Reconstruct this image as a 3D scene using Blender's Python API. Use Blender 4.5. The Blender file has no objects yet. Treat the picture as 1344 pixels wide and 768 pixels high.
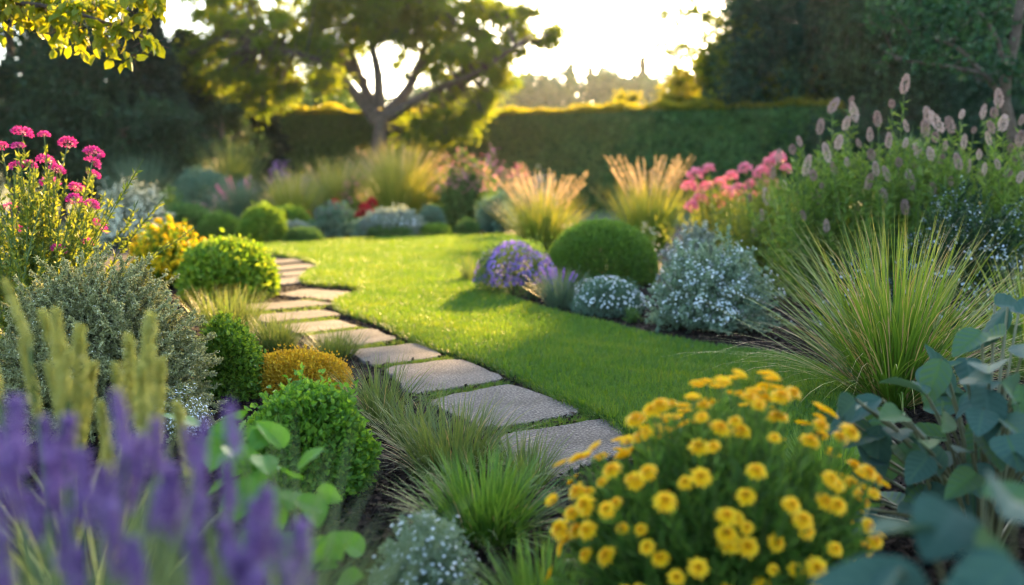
import bpy, math, random
import numpy as np
from mathutils import Vector, Matrix
from mathutils.geometry import tessellate_polygon

R = math.radians
scene = bpy.context.scene
COL = scene.collection

# ------------------------------------------------------------------ camera, sky, sun, exposure
F = 1344 * 35.0 / 36.0
PITCH = math.atan(144.0 / F)
EYE = 1.25
cam = bpy.data.cameras.new('camera')
cam.lens, cam.sensor_width, cam.sensor_fit = 35.0, 36.0, 'HORIZONTAL'
cam.clip_start, cam.clip_end = 0.05, 3000
cam.dof.use_dof = True
cam.dof.focus_distance = 4.8
cam.dof.aperture_fstop = 1.2
camera = bpy.data.objects.new('camera', cam)
COL.objects.link(camera)
camera.location = (0, 0, EYE)
camera.rotation_euler = (math.pi / 2 - PITCH, 0, 0)
scene.camera = camera

SUN_AZ, SUN_EL = 16.0, 18.0
world = bpy.data.worlds.new('World')
scene.world = world
world.use_nodes = True
wn = world.node_tree
sky = wn.nodes.new('ShaderNodeTexSky')
sky.sky_type = 'NISHITA'
sky.sun_disc = False
sky.sun_elevation = R(SUN_EL)
sky.sun_rotation = R(SUN_AZ)
sky.air_density, sky.dust_density, sky.ozone_density = 1.0, 1.6, 1.5
wn.links.new(sky.outputs[0], wn.nodes['Background'].inputs[0])
wn.nodes['Background'].inputs[1].default_value = 0.1

sl = bpy.data.lights.new('sun', 'SUN')
sl.energy, sl.angle, sl.color = 4.6, R(0.6), (1.0, 0.63, 0.24)
sun = bpy.data.objects.new('sun', sl)
COL.objects.link(sun)
TOSUN = Vector((math.sin(R(SUN_AZ)) * math.cos(R(SUN_EL)), math.cos(R(SUN_AZ)) * math.cos(R(SUN_EL)), math.sin(R(SUN_EL))))
sun.rotation_euler = (-TOSUN).to_track_quat('-Z', 'Y').to_euler()
sun.location = (10, 30, 40)

vs = scene.view_settings
vs.view_transform, vs.look, vs.gamma, vs.use_curve_mapping = 'Standard', 'None', 1.0, False
vs.exposure = 3.22
cy = scene.cycles
cy.max_bounces, cy.diffuse_bounces, cy.glossy_bounces, cy.transmission_bounces, cy.volume_bounces = 6, 4, 2, 4, 0
cy.use_denoising = True
cy.use_adaptive_sampling = False
cy.pixel_filter_type, cy.filter_width = 'BLACKMAN_HARRIS', 1.15
cy.sample_clamp_indirect = 6.0
cy.caustics_reflective = cy.caustics_refractive = False

# ------------------------------------------------------------------ where a point of the view lies in the garden
FWD = np.array([0, math.cos(PITCH), -math.sin(PITCH)])
UPV = np.array([0, math.sin(PITCH), math.cos(PITCH)])


def ray(px, py):
    return FWD + np.array([1.0, 0, 0]) * (px - 672) / F + UPV * (384 - py) / F


def at(px, py, Y):
    d = ray(px, py)
    return np.array([0, 0, EYE]) + d * (Y / d[1])


def G(px, py, z=0.0):
    d = ray(px, py)
    return np.array([0, 0, EYE]) + d * ((z - EYE) / d[2])


# ------------------------------------------------------------------ materials
MATS = {}


def lin(c):
    return tuple(c) + (1.0,)


def ramp_node(nt, stops):
    r = nt.nodes.new('ShaderNodeValToRGB')
    e = r.color_ramp.elements
    while len(e) < len(stops):
        e.new(0.5)
    for i, (p, c) in enumerate(stops):
        e[i].position = p
        e[i].color = lin(c)
    return r


def leafmat(name, cols, trans=0.45, tint=(1.25, 1.1, 0.55), rough=0.5, spec=0.35, along=None, mixlo=0.0):
    """foliage: colour varies from leaf to leaf ('rnd'), optionally along the blade ('t'); light also passes through"""
    if name in MATS:
        return MATS[name]
    m = bpy.data.materials.new(name)
    m.use_nodes = True
    nt = m.node_tree
    nt.nodes.clear()
    out = nt.nodes.new('ShaderNodeOutputMaterial')
    a = nt.nodes.new('ShaderNodeAttribute')
    a.attribute_name = 'rnd'
    n = len(cols)
    r = ramp_node(nt, [(i / max(1, n - 1), c) for i, c in enumerate(cols)])
    nt.links.new(a.outputs['Fac'], r.inputs[0])
    col = r.outputs[0]
    if along:
        b = nt.nodes.new('ShaderNodeAttribute')
        b.attribute_name = 't'
        add = nt.nodes.new('ShaderNodeMath')
        add.operation = 'MULTIPLY_ADD'
        nt.links.new(a.outputs['Fac'], add.inputs[0])
        add.inputs[1].default_value = 0.3
        nt.links.new(b.outputs['Fac'], add.inputs[2])
        r2 = ramp_node(nt, [(p, (0, 0, 0)) for p, _c in along])
        for i, (p, c) in enumerate(along):
            r2.color_ramp.elements[i].color = lin(c)
        sc = nt.nodes.new('ShaderNodeMath')
        sc.operation = 'MULTIPLY'
        sc.inputs[1].default_value = 1 / 1.3
        nt.links.new(add.outputs[0], sc.inputs[0])
        nt.links.new(sc.outputs[0], r2.inputs[0])
        mx = nt.nodes.new('ShaderNodeMix')
        mx.data_type = 'RGBA'
        mx.inputs[0].default_value = 0.75
        nt.links.new(col, mx.inputs[6])
        nt.links.new(r2.outputs[0], mx.inputs[7])
        col = mx.outputs[2]
    p = nt.nodes.new('ShaderNodeBsdfPrincipled')
    p.inputs['Roughness'].default_value = rough
    p.inputs['Specular IOR Level'].default_value = spec
    nt.links.new(col, p.inputs['Base Color'])
    if trans > 0:
        t = nt.nodes.new('ShaderNodeBsdfTranslucent')
        mul = nt.nodes.new('ShaderNodeMix')
        mul.data_type = 'RGBA'
        mul.blend_type = 'MULTIPLY'
        mul.clamp_result = False
        mul.inputs[0].default_value = 1.0
        nt.links.new(col, mul.inputs[6])
        mul.inputs[7].default_value = lin(tint)
        nt.links.new(mul.outputs[2], t.inputs[0])
        mix = nt.nodes.new('ShaderNodeMixShader')
        mix.inputs[0].default_value = trans
        nt.links.new(p.outputs[0], mix.inputs[1])
        nt.links.new(t.outputs[0], mix.inputs[2])
        nt.links.new(mix.outputs[0], out.inputs[0])
    else:
        nt.links.new(p.outputs[0], out.inputs[0])
    MATS[name] = m
    return m


def noisemat(name, stops, scale=8, detail=6, rough=0.9, bump=0.3, bscale=60, stops2=None, scale2=1.5, bdist=0.01):
    if name in MATS:
        return MATS[name]
    m = bpy.data.materials.new(name)
    m.use_nodes = True
    nt = m.node_tree
    p = nt.nodes['Principled BSDF']
    p.inputs['Roughness'].default_value = rough
    p.inputs['Specular IOR Level'].default_value = 0.25
    tc = nt.nodes.new('ShaderNodeTexCoord')
    nz = nt.nodes.new('ShaderNodeTexNoise')
    nz.inputs['Scale'].default_value = scale
    nz.inputs['Detail'].default_value = detail
    nt.links.new(tc.outputs['Object'], nz.inputs['Vector'])
    r = ramp_node(nt, stops)
    nt.links.new(nz.outputs['Fac'], r.inputs[0])
    col = r.outputs[0]
    if stops2:
        n2 = nt.nodes.new('ShaderNodeTexNoise')
        n2.inputs['Scale'].default_value = scale2
        n2.inputs['Detail'].default_value = 5
        nt.links.new(tc.outputs['Object'], n2.inputs['Vector'])
        r2 = ramp_node(nt, stops2)
        nt.links.new(n2.outputs['Fac'], r2.inputs[0])
        mx = nt.nodes.new('ShaderNodeMix')
        mx.data_type = 'RGBA'
        mx.blend_type = 'MULTIPLY'
        mx.inputs[0].default_value = 1
        nt.links.new(col, mx.inputs[6])
        nt.links.new(r2.outputs[0], mx.inputs[7])
        col = mx.outputs[2]
    nt.links.new(col, p.inputs['Base Color'])
    if bump:
        n3 = nt.nodes.new('ShaderNodeTexNoise')
        n3.inputs['Scale'].default_value = bscale
        n3.inputs['Detail'].default_value = 4
        nt.links.new(tc.outputs['Object'], n3.inputs['Vector'])
        b = nt.nodes.new('ShaderNodeBump')
        b.inputs['Strength'].default_value = bump
        b.inputs['Distance'].default_value = bdist
        nt.links.new(n3.outputs['Fac'], b.inputs['Height'])
        nt.links.new(b.outputs[0], p.inputs['Normal'])
    MATS[name] = m
    return m


BARK = noisemat('bark', [(0.3, (0.05, 0.035, 0.025)), (0.7, (0.14, 0.1, 0.075))], 9, 8, 0.95, 0.9, 30, bdist=0.05)
TWIG = noisemat('twig', [(0.3, (0.05, 0.045, 0.03)), (0.7, (0.11, 0.09, 0.06))], 20, 3, 0.9, 0)
STEMG = leafmat('stem_green', [(0.06, 0.11, 0.025), (0.12, 0.17, 0.05)], 0.2)


# ------------------------------------------------------------------ geometry
class Buf:
    """collects points and faces, then becomes ONE mesh object"""
    def __init__(s):
        s.v, s.f3, s.f4, s.rnd, s.t, s.n = [], [], [], [], [], 0

    def add(s, v, f3=None, f4=None, rnd=None, t=None):
        v = np.asarray(v, np.float32).reshape(-1, 3)
        k = len(v)
        s.v.append(v)
        if f3 is not None and len(f3):
            s.f3.append(np.asarray(f3, np.int32) + s.n)
        if f4 is not None and len(f4):
            s.f4.append(np.asarray(f4, np.int32) + s.n)
        s.rnd.append(np.zeros(k, np.float32) + 0.5 if rnd is None else np.asarray(rnd, np.float32).reshape(-1))
        s.t.append(np.zeros(k, np.float32) if t is None else np.asarray(t, np.float32).reshape(-1))
        s.n += k
        return s

    def mesh(s, name, mat, smooth=False):
        me = bpy.data.meshes.new(name)
        v = np.concatenate(s.v)
        f3 = np.concatenate(s.f3) if s.f3 else np.zeros((0, 3), np.int32)
        f4 = np.concatenate(s.f4) if s.f4 else np.zeros((0, 4), np.int32)
        me.vertices.add(len(v))
        me.vertices.foreach_set('co', v.ravel())
        nl = f3.size + f4.size
        me.loops.add(nl)
        me.loops.foreach_set('vertex_index', np.concatenate([f3.ravel(), f4.ravel()]))
        npoly = len(f3) + len(f4)
        me.polygons.add(npoly)
        st = np.concatenate([np.arange(len(f3)) * 3, f3.size + np.arange(len(f4)) * 4]).astype(np.int32)
        me.polygons.foreach_set('loop_start', st)
        a = me.attributes.new('rnd', 'FLOAT', 'POINT')
        a.data.foreach_set('value', np.concatenate(s.rnd))
        b = me.attributes.new('t', 'FLOAT', 'POINT')
        b.data.foreach_set('value', np.concatenate(s.t))
        me.polygons.foreach_set('use_smooth', np.full(npoly, smooth))
        me.update(calc_edges=True)
        me.materials.append(mat)
        return me

    def obj(s, name, mat, parent=None, smooth=False, loc=None, kind=None, label=None):
        o = bpy.data.objects.new(name, s.mesh(name, mat, smooth))
        COL.objects.link(o)
        if parent is not None:
            o.parent = parent
        if loc is not None:
            o.location = loc
        if kind:
            o['kind'] = kind
        if label:
            o['label'] = label
        return o


def thing(name, label, cat, loc, group=None, rotz=0):
    o = bpy.data.objects.new(name, None)
    o.empty_display_size = 0.1
    COL.objects.link(o)
    o.location = loc
    o.rotation_euler = (0, 0, rotz)
    o['label'] = label
    o['category'] = cat
    if group:
        o['group'] = group
    return o


def place(me, name, parent, loc, direction=None, spin=0.0, scale=1.0):
    o = bpy.data.objects.new(name, me)
    COL.objects.link(o)
    o.parent = parent
    o.location = loc
    if direction is not None:
        q = Vector(direction).to_track_quat('Z', 'Y')
        o.rotation_euler = (q @ Matrix.Rotation(spin, 3, 'Z').to_quaternion()).to_euler()
    o.scale = (scale,) * 3 if np.isscalar(scale) else scale
    return o


def norm(a):
    return a / np.maximum(np.linalg.norm(a, axis=-1, keepdims=True), 1e-9)


def leaves(buf, pos, axis, nrm, L, W, rng, fold=0.25, hexa=False, curl=0.0, rnd=None):
    pos, axis = np.asarray(pos, float), norm(np.asarray(axis, float))
    side = norm(np.cross(axis, nrm))
    nn = np.cross(side, axis)
    N = len(pos)
    L = np.broadcast_to(np.asarray(L, float), (N,))[:, None]
    W = np.broadcast_to(np.asarray(W, float), (N,))[:, None]
    if rnd is None:
        rnd = rng.random(N)
    if not hexa:
        v = np.stack([pos, pos + axis * L * .45 + side * W * .5 + nn * W * fold,
                      pos + axis * L - nn * L * curl, pos + axis * L * .45 - side * W * .5 + nn * W * fold], 1)
        b = np.arange(N)[:, None] * 4
        f = np.concatenate([b + [0, 1, 2], b + [0, 2, 3]])
        buf.add(v, f3=f, rnd=np.repeat(rnd, 4))
    else:
        m1 = pos + axis * L * .3
        m2 = pos + axis * L * .68 - nn * L * curl * .35
        v = np.stack([pos, m1 + side * W * .46 + nn * W * fold, m2 + side * W * .42 + nn * W * fold, pos + axis * L - nn * L * curl,
                      m2 - side * W * .42 + nn * W * fold, m1 - side * W * .46 + nn * W * fold, m1, m2], 1)
        b = np.arange(N)[:, None] * 8
        f3 = np.concatenate([b + [0, 1, 6], b + [0, 6, 5], b + [7, 2, 3], b + [7, 3, 4]])
        f4 = np.concatenate([b + [6, 1, 2, 7], b + [5, 6, 7, 4]])
        buf.add(v, f3=f3, f4=f4, rnd=np.repeat(rnd, 8))


def tubes(buf, P, Rad, sides=5, rnd=None, t=None):
    """many tubes at once; P (N,K,3), Rad (N,K)"""
    P = np.asarray(P, float)
    Rad = np.asarray(Rad, float)
    N, K, _ = P.shape
    T = np.gradient(P, axis=1)
    T = norm(T)
    ref = np.where(np.abs(T[:, :1, 2:3]) > 0.9, np.array([1.0, 0, 0]), np.array([0, 0, 1.0]))
    A = norm(np.cross(T, np.broadcast_to(ref, T.shape)))
    B = np.cross(T, A)
    an = np.arange(sides) * 2 * math.pi / sides
    v = P[:, :, None] + Rad[:, :, None, None] * (A[:, :, None] * np.cos(an)[:, None] + B[:, :, None] * np.sin(an)[:, None])
    idx = np.arange(N * K * sides).reshape(N, K, sides)
    q = np.stack([idx[:, :-1], np.roll(idx, -1, 2)[:, :-1], np.roll(idx, -1, 2)[:, 1:], idx[:, 1:]], -1).reshape(-1, 4)
    tt = np.broadcast_to(np.linspace(0, 1, K)[None, :, None], (N, K, sides))
    rr = np.broadcast_to((np.full(N, .5) if rnd is None else rnd)[:, None, None], (N, K, sides))
    buf.add(v, f4=q, rnd=rr, t=tt)


def blades(buf, base, az, length, lean, droop, width, rng, segs=4, rnd=None, power=1.6, tmax=1.0):
    """grass blades as tapered ribbons that bend over"""
    N = len(base)
    L = np.broadcast_to(np.asarray(length, float), (N,))
    lean = np.broadcast_to(np.asarray(lean, float), (N,))
    droop = np.broadcast_to(np.asarray(droop, float), (N,))
    w = np.broadcast_to(np.asarray(width, float), (N,))
    h = np.stack([np.cos(az), np.sin(az), np.zeros(N)], 1)
    s = np.stack([-np.sin(az), np.cos(az), np.zeros(N)], 1)
    tw = rng.normal(0, .5, N)[:, None]
    s = norm(s + h * tw)
    p = np.asarray(base, float)
    rnd = rng.random(N) if rnd is None else rnd
    V, T = [], []
    for k in range(segs + 1):
        t = k / segs
        ww = (w * (1 - t ** 2.2) * .5 * (0.7 + 0.3 * min(1, t * 4)))[:, None]
        if k < segs:
            V += [p + s * ww, p - s * ww]
            T += [t, t]
        else:
            V += [p]
            T += [1.0]
        th = lean + droop * ((t + .5 / segs) ** power)
        p = p + (h * np.sin(th)[:, None] + np.array([0, 0, 1.0]) * np.cos(th)[:, None]) * (L / segs)[:, None]
    nv = 2 * segs + 1
    v = np.stack(V, 1)
    b = np.arange(N)[:, None] * nv
    f4 = np.concatenate([b + [2 * k, 2 * k + 1, 2 * k + 3, 2 * k + 2] for k in range(segs - 1)]) if segs > 1 else None
    f3 = b + [2 * segs - 2, 2 * segs - 1, 2 * segs]
    buf.add(v, f3=f3, f4=f4, rnd=np.repeat(rnd, nv), t=np.tile(np.array(T) * tmax, N))


def bumps(d, rng, k=24, sharp=18, amp=0.15):
    c = norm(rng.normal(size=(k, 3)))
    a = rng.uniform(-1, 1, k) * amp
    out = np.zeros(len(d))
    for i in range(k):
        out += a[i] * np.exp(sharp * (d @ c[i] - 1))
    return out


def dome_dirs(n, rng, low=-0.35):
    z = rng.uniform(low, 1, n)
    a = rng.uniform(0, 2 * math.pi, n)
    r = np.sqrt(1 - z * z)
    return np.stack([r * np.cos(a), r * np.sin(a), z], 1)


def mound_points(n, r, h, rng, shell=0.4, lump=0.12, sharp=18, low=-0.45, k=30):
    d = dome_dirs(n, rng, low)
    f = 1 + bumps(d, rng, k, sharp, lump)
    f *= 1 - shell * rng.random(n) ** 1.6
    c = h / (1 - low) * (-low)
    p = d * f[:, None] * np.array([r, r, h - c]) + np.array([0, 0, c])
    ok = p[:, 2] > 0.01
    return p[ok], d[ok]


def rand_dirs(n, rng):
    return norm(rng.normal(size=(n, 3)))


def spot(px, pb, pt, w, z=0.0):
    """ground point, height and radius of what stands with its foot at row pb and its top at row pt"""
    g = G(px, pb, z)
    top = at(px, pt, g[1])
    return g, top[2] - z, w * .5 * g[1] / F


SEED = [7]


def rng_():
    SEED[0] += 1
    return np.random.default_rng(SEED[0])


# ------------------------------------------------------------------ colours of leaves
def L_(name, *cols, **k):
    return leafmat(name, cols, **k)


M_BOX = L_('boxwood_leaf', (0.06, 0.125, 0.017), (0.1, 0.2, 0.026), (0.16, 0.27, 0.04))
M_LIME = L_('lime_leaf', (0.07, 0.15, 0.015), (0.12, 0.22, 0.02), (0.2, 0.3, 0.03))
M_LIMEY = L_('yellow_lime_leaf', (0.085, 0.18, 0.012), (0.15, 0.26, 0.018), (0.26, 0.33, 0.025))
M_MID = L_('mid_green_leaf', (0.045, 0.11, 0.028), (0.08, 0.165, 0.035), (0.13, 0.22, 0.055))
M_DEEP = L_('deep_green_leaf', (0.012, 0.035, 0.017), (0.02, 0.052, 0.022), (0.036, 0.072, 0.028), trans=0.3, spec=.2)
M_BLUEG = L_('blue_green_leaf', (0.07, 0.14, 0.085), (0.11, 0.19, 0.12), (0.17, 0.25, 0.16), trans=0.3, tint=(1, 1, .8))
M_SILVER = L_('silver_leaf', (0.16, 0.2, 0.15), (0.22, 0.26, 0.2), (0.32, 0.35, 0.28), trans=0.3, tint=(1.1, 1.05, .8))
M_SAGE = L_('sage_leaf', (0.19, 0.21, 0.08), (0.3, 0.31, 0.14), (0.44, 0.44, 0.25), trans=0.35, tint=(1.2, 1.1, .7))
M_AMBER = L_('amber_leaf', (0.34, 0.2, 0.01), (0.5, 0.31, 0.015), (0.55, 0.42, 0.04))
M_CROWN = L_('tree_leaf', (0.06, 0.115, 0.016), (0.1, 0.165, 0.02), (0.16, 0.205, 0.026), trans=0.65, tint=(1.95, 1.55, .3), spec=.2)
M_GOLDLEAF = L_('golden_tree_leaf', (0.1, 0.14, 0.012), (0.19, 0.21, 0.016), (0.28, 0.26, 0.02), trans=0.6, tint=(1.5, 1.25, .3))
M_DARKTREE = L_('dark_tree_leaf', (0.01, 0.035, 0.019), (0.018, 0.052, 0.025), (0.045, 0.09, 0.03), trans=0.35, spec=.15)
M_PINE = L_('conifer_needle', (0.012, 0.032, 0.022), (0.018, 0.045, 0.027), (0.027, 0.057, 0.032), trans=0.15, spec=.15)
M_HEDGE = L_('hedge_leaf', (0.05, 0.115, 0.035), (0.075, 0.16, 0.042), (0.12, 0.22, 0.055), trans=0.4, tint=(1.15, 1.25, .4))
M_WHITE = L_('white_petal', (0.6, 0.65, 0.66), (0.75, 0.78, 0.78), (0.82, 0.82, 0.8), trans=0.35, tint=(1, 1, 1))
M_CREAM = L_('cream_petal', (0.6, 0.58, 0.42), (0.75, 0.72, 0.55), trans=0.35, tint=(1, 1, .8))
M_YELLOW = L_('yellow_petal', (0.83, 0.46, 0.002), (0.87, 0.54, 0.003), (0.88, 0.62, 0.006), trans=0.35, tint=(1, .95, .5))
M_ORANGE = L_('orange_disc', (0.74, 0.34, 0.004), (0.82, 0.42, 0.005), trans=0.1)
M_MAGENTA = L_('magenta_petal', (0.4, 0.012, 0.14), (0.58, 0.03, 0.24), (0.66, 0.12, 0.36), trans=0.4, tint=(1, 1, 1))
M_PINK = L_('pink_petal', (0.6, 0.12, 0.2), (0.72, 0.22, 0.3), (0.8, 0.36, 0.4), trans=0.4, tint=(1, 1, 1))
M_PURPLE = L_('purple_petal', (0.14, 0.075, 0.34), (0.2, 0.12, 0.44), (0.32, 0.22, 0.55), trans=0.35, tint=(1, 1, 1))
M_LAV = L_('lavender_floret', (0.14, 0.065, 0.24), (0.24, 0.125, 0.35), (0.42, 0.29, 0.5), trans=0.35, tint=(1, 1, 1))
M_MAUVE = L_('mauve_petal', (0.3, 0.1, 0.34), (0.42, 0.18, 0.46), trans=0.35, tint=(1, 1, 1))
M_RED = L_('red_petal', (0.35, 0.01, 0.015), (0.5, 0.02, 0.03), trans=0.35, tint=(1, 1, 1))
M_DUSKY = L_('dusky_floret', (0.25, 0.165, 0.14), (0.42, 0.3, 0.26), (0.62, 0.49, 0.43), trans=0.35, tint=(1.1, 1, .9))
M_STRAW = L_('straw_plume', (0.36, 0.27, 0.14), (0.47, 0.37, 0.21), (0.54, 0.46, 0.3), trans=0.45, tint=(1.15, 1, .8))
M_STALK = L_('pale_stalk', (0.32, 0.34, 0.09), (0.44, 0.44, 0.13), (0.55, 0.52, 0.2), trans=0.45, tint=(1.2, 1.05, .6))  # brightened yellow, standing in for sunlight on the stalks
M_BROAD = L_('broad_leaf', (0.08, 0.22, 0.02), (0.13, 0.3, 0.025), rough=0.35, spec=0.3, trans=.5)
M_GLAUC = L_('glaucous_leaf', (0.03, 0.075, 0.055), (0.05, 0.1, 0.075), (0.06, 0.12, 0.035), rough=0.72, spec=0.15, trans=0.2, tint=(1.1, 1.1, .6))
M_GLSTEM = L_('pale_leaf_stalk', (0.1, 0.11, 0.05), (0.16, 0.15, 0.08), trans=0.1)
G_GREEN = L_('green_blade', (0.05, 0.13, 0.02), (0.085, 0.19, 0.025), (0.15, 0.26, 0.045), trans=0.45)
G_OLIVE = L_('olive_blade', (0.07, 0.1, 0.03), (0.1, 0.14, 0.04), (0.17, 0.19, 0.07), trans=0.45, along=[(0, (0.07, 0.12, 0.03)), (0.75, (0.1, 0.15, 0.04)), (1, (0.3, 0.26, 0.12))])
G_GOLD = L_('gold_tipped_blade', (0.14, 0.2, 0.03), (0.22, 0.26, 0.04), trans=0.5, tint=(1.3, 1.1, .5), along=[(0, (0.08, 0.16, 0.02)), (0.4, (0.17, 0.24, 0.03)), (0.7, (0.3, 0.3, 0.07)), (1, (0.46, 0.33, 0.14))])
G_BIG = L_('straw_tipped_blade', (0.08, 0.17, 0.02), (0.12, 0.22, 0.025), trans=0.45, along=[(0, (0.05, 0.12, 0.012)), (0.5, (0.1, 0.19, 0.02)), (0.76, (0.2, 0.25, 0.04)), (1, (0.52, 0.34, 0.15))])
G_DRY = L_('dry_blade', (0.3, 0.2, 0.09), (0.45, 0.31, 0.15), (0.52, 0.4, 0.22), trans=.35)
G_BLUE = L_('blue_green_blade', (0.07, 0.12, 0.07), (0.12, 0.18, 0.1), trans=0.35, tint=(1.1, 1, .8))
G_LAWN = L_('lawn_blade', (0.024, 0.11, 0.018), (0.042, 0.155, 0.024), (0.08, 0.2, 0.032), trans=0.55, tint=(2.8, 1.25, .3))

# ------------------------------------------------------------------ ground
GROUND_M = noisemat('rough_meadow', [(0.3, (0.03, 0.05, 0.012)), (0.7, (0.07, 0.09, 0.025))], 2, 6, 1, 0)
SOIL = noisemat('mulch_soil', [(0.25, (0.006, 0.0035, 0.0025)), (0.55, (0.015, 0.009, 0.006)), (0.8, (0.035, 0.021, 0.013))], 28, 8, 0.95, 0.8, 90, bdist=0.02)
CHIP = L_('mulch_chip', (0.007, 0.0042, 0.003), (0.018, 0.011, 0.0075), (0.055, 0.033, 0.021), trans=0, rough=0.9, spec=.1)
STONE = noisemat('stone', [(0.34, (0.035, 0.029, 0.024)), (0.5, (0.088, 0.076, 0.065)), (0.66, (0.2, 0.178, 0.156))], 75, 6, 0.85, 1.0, 65, stops2=[(0.3, (0.5, 0.49, 0.44)), (0.5, (0.85, 0.83, 0.8)), (0.7, (1.1, 1.08, 1.04))], scale2=3.5, bdist=0.012)
nt_ = STONE.node_tree
oi_ = nt_.nodes.new('ShaderNodeObjectInfo')
mr_ = nt_.nodes.new('ShaderNodeMapRange')
mr_.inputs['To Min'].default_value, mr_.inputs['To Max'].default_value = 0.72, 1.12
nt_.links.new(oi_.outputs['Random'], mr_.inputs['Value'])
mm_ = nt_.nodes.new('ShaderNodeMix')
mm_.data_type, mm_.blend_type = 'RGBA', 'MULTIPLY'
mm_.inputs[0].default_value = 1.0
bc_ = nt_.nodes['Principled BSDF'].inputs['Base Color']
nt_.links.new(bc_.links[0].from_socket, mm_.inputs[6])
nt_.links.new(mr_.outputs['Result'], mm_.inputs[7])
nt_.links.new(mm_.outputs[2], bc_)
LAWNBASE = noisemat('lawn_thatch', [(0.3, (0.035, 0.07, 0.012)), (0.7, (0.07, 0.12, 0.02))], 40, 4, 1, 0)


def grid_sheet(name, xs, ys, zf, mat, kind='structure', smooth=True):
    X, Y = np.meshgrid(xs, ys)
    Z = zf(X, Y)
    v = np.stack([X, Y, Z], -1).reshape(-1, 3)
    idx = np.arange(len(v)).reshape(len(ys), len(xs))
    q = np.stack([idx[:-1, :-1], idx[:-1, 1:], idx[1:, 1:], idx[1:, :-1]], -1).reshape(-1, 4)
    return Buf().add(v, f4=q).obj(name, mat, smooth=smooth, kind=kind)


xs = np.concatenate([-np.geomspace(450, 12, 12), np.linspace(-11, 11, 12), np.geomspace(12, 450, 12)])
ys = np.concatenate([-np.geomspace(55, 5, 6), np.linspace(-4, 60, 33), np.geomspace(62, 710, 14)])
grid_sheet('ground', xs, ys, lambda X, Y: X * 0 - 0.03, GROUND_M)


def wob(X, Y):
    return (np.sin(X * 7.1 + 1.3 * np.sin(Y * 5)) * np.sin(Y * 6.3 + X * 2.1) * .5 + np.sin(X * 17 + Y * 11) * np.sin(Y * 19 - X * 7) * .3
            + np.sin(X * 43 + np.sin(Y * 37) * 2) * np.sin(Y * 41 + 1.7 * X) * .25)


nx_, ny_ = 230, 260
grid_sheet('soil_bed', np.linspace(-8, 8, nx_), 0.5 + 29.5 * np.linspace(0, 1, ny_) ** 1.7, lambda X, Y: -0.004 + 0.006 * wob(X, Y), SOIL)

# ------------------------------------------------------------------ lawn
LAWN_PX = [(1000, 690), (900, 640), (838, 590), (800, 560), (752, 540), (700, 513), (655, 491), (606, 472), (570, 463), (530, 446), (494, 428), (462, 418),
           (440, 405), (452, 394), (478, 387), (462, 381), (425, 378), (398, 373), (402, 362), (418, 354), (408, 346), (372, 338), (336, 331),
           (338, 324), (400, 319), (480, 316), (560, 313), (664, 311), (700, 318), (668, 332), (640, 345), (612, 357), (604, 368), (648, 386), (698, 407), (750, 421), (798, 432), (848, 446),
           (920, 460), (1000, 470), (1060, 484), (1110, 512), (1140, 570), (1120, 640)]


def smooth_closed(P, k=6):
    P = np.asarray(P, float)
    n = len(P)
    out = []
    for i in range(n):
        p0, p1, p2, p3 = P[i - 1], P[i], P[(i + 1) % n], P[(i + 2) % n]
        for t in np.arange(k) / k:
            out.append(.5 * ((2 * p1) + (p2 - p0) * t + (2 * p0 - 5 * p1 + 4 * p2 - p3) * t * t + (3 * p1 - p0 - 3 * p2 + p3) * t ** 3))
    return np.array(out)


LAWN = smooth_closed([G(x, y)[:2] for x, y in LAWN_PX], 6)


def inside(P, poly):
    x, y = P[:, 0], P[:, 1]
    c = np.zeros(len(P), bool)
    n = len(poly)
    for i in range(n):
        x1, y1 = poly[i]
        x2, y2 = poly[i - 1]
        m = ((y1 > y) != (y2 > y))
        c ^= m & (x < (x2 - x1) * (y - y1) / (y2 - y1 + 1e-12) + x1)
    return c


def slab(poly, z0, z1, name, mat, kind=None, bevel=0.0, parent=None):
    """flat piece of any outline with sides and a small bevelled edge"""
    poly = np.asarray(poly)
    n = len(poly)
    rings = []
    c = poly.mean(0)
    nrm_ = np.roll(poly, -1, 0) - np.roll(poly, 1, 0)
    nrm_ = np.stack([nrm_[:, 1], -nrm_[:, 0]], 1)
    nrm_ /= np.maximum(np.linalg.norm(nrm_, axis=1, keepdims=True), 1e-9)
    area = np.sum(poly[:, 0] * np.roll(poly[:, 1], -1) - np.roll(poly[:, 0], -1) * poly[:, 1])
    if area < 0:
        nrm_ = -nrm_
    prof = [(0, z0), (0, z1 - bevel), (-bevel * .35, z1 - bevel * .3), (-bevel, z1)] if bevel else [(0, z0), (0, z1)]
    for off, z in prof:
        rings.append(np.column_stack([poly + nrm_ * off, np.full(n, z)]))
    v = np.concatenate(rings)
    f4 = []
    for k in range(len(prof) - 1):
        a = np.arange(n) + k * n
        b = np.roll(np.arange(n), -1) + k * n
        f4.append(np.stack([a, b, b + n, a + n], 1))
    tri = tessellate_polygon([[Vector((p[0], p[1], 0)) for p in rings[-1]]])
    f3 = np.array(tri) + (len(prof) - 1) * n
    # orient the cap upwards
    a, b, cc = v[f3[:, 0]], v[f3[:, 1]], v[f3[:, 2]]
    flip = np.cross(b - a, cc - a)[:, 2] < 0
    f3[flip] = f3[flip][:, ::-1]
    return Buf().add(v, f3=f3, f4=np.concatenate(f4)).obj(name, mat, kind=kind, parent=parent)


LZ = 0.035
slab(LAWN, -0.02, LZ, 'lawn', LAWNBASE, 'structure', 0.015)


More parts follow.
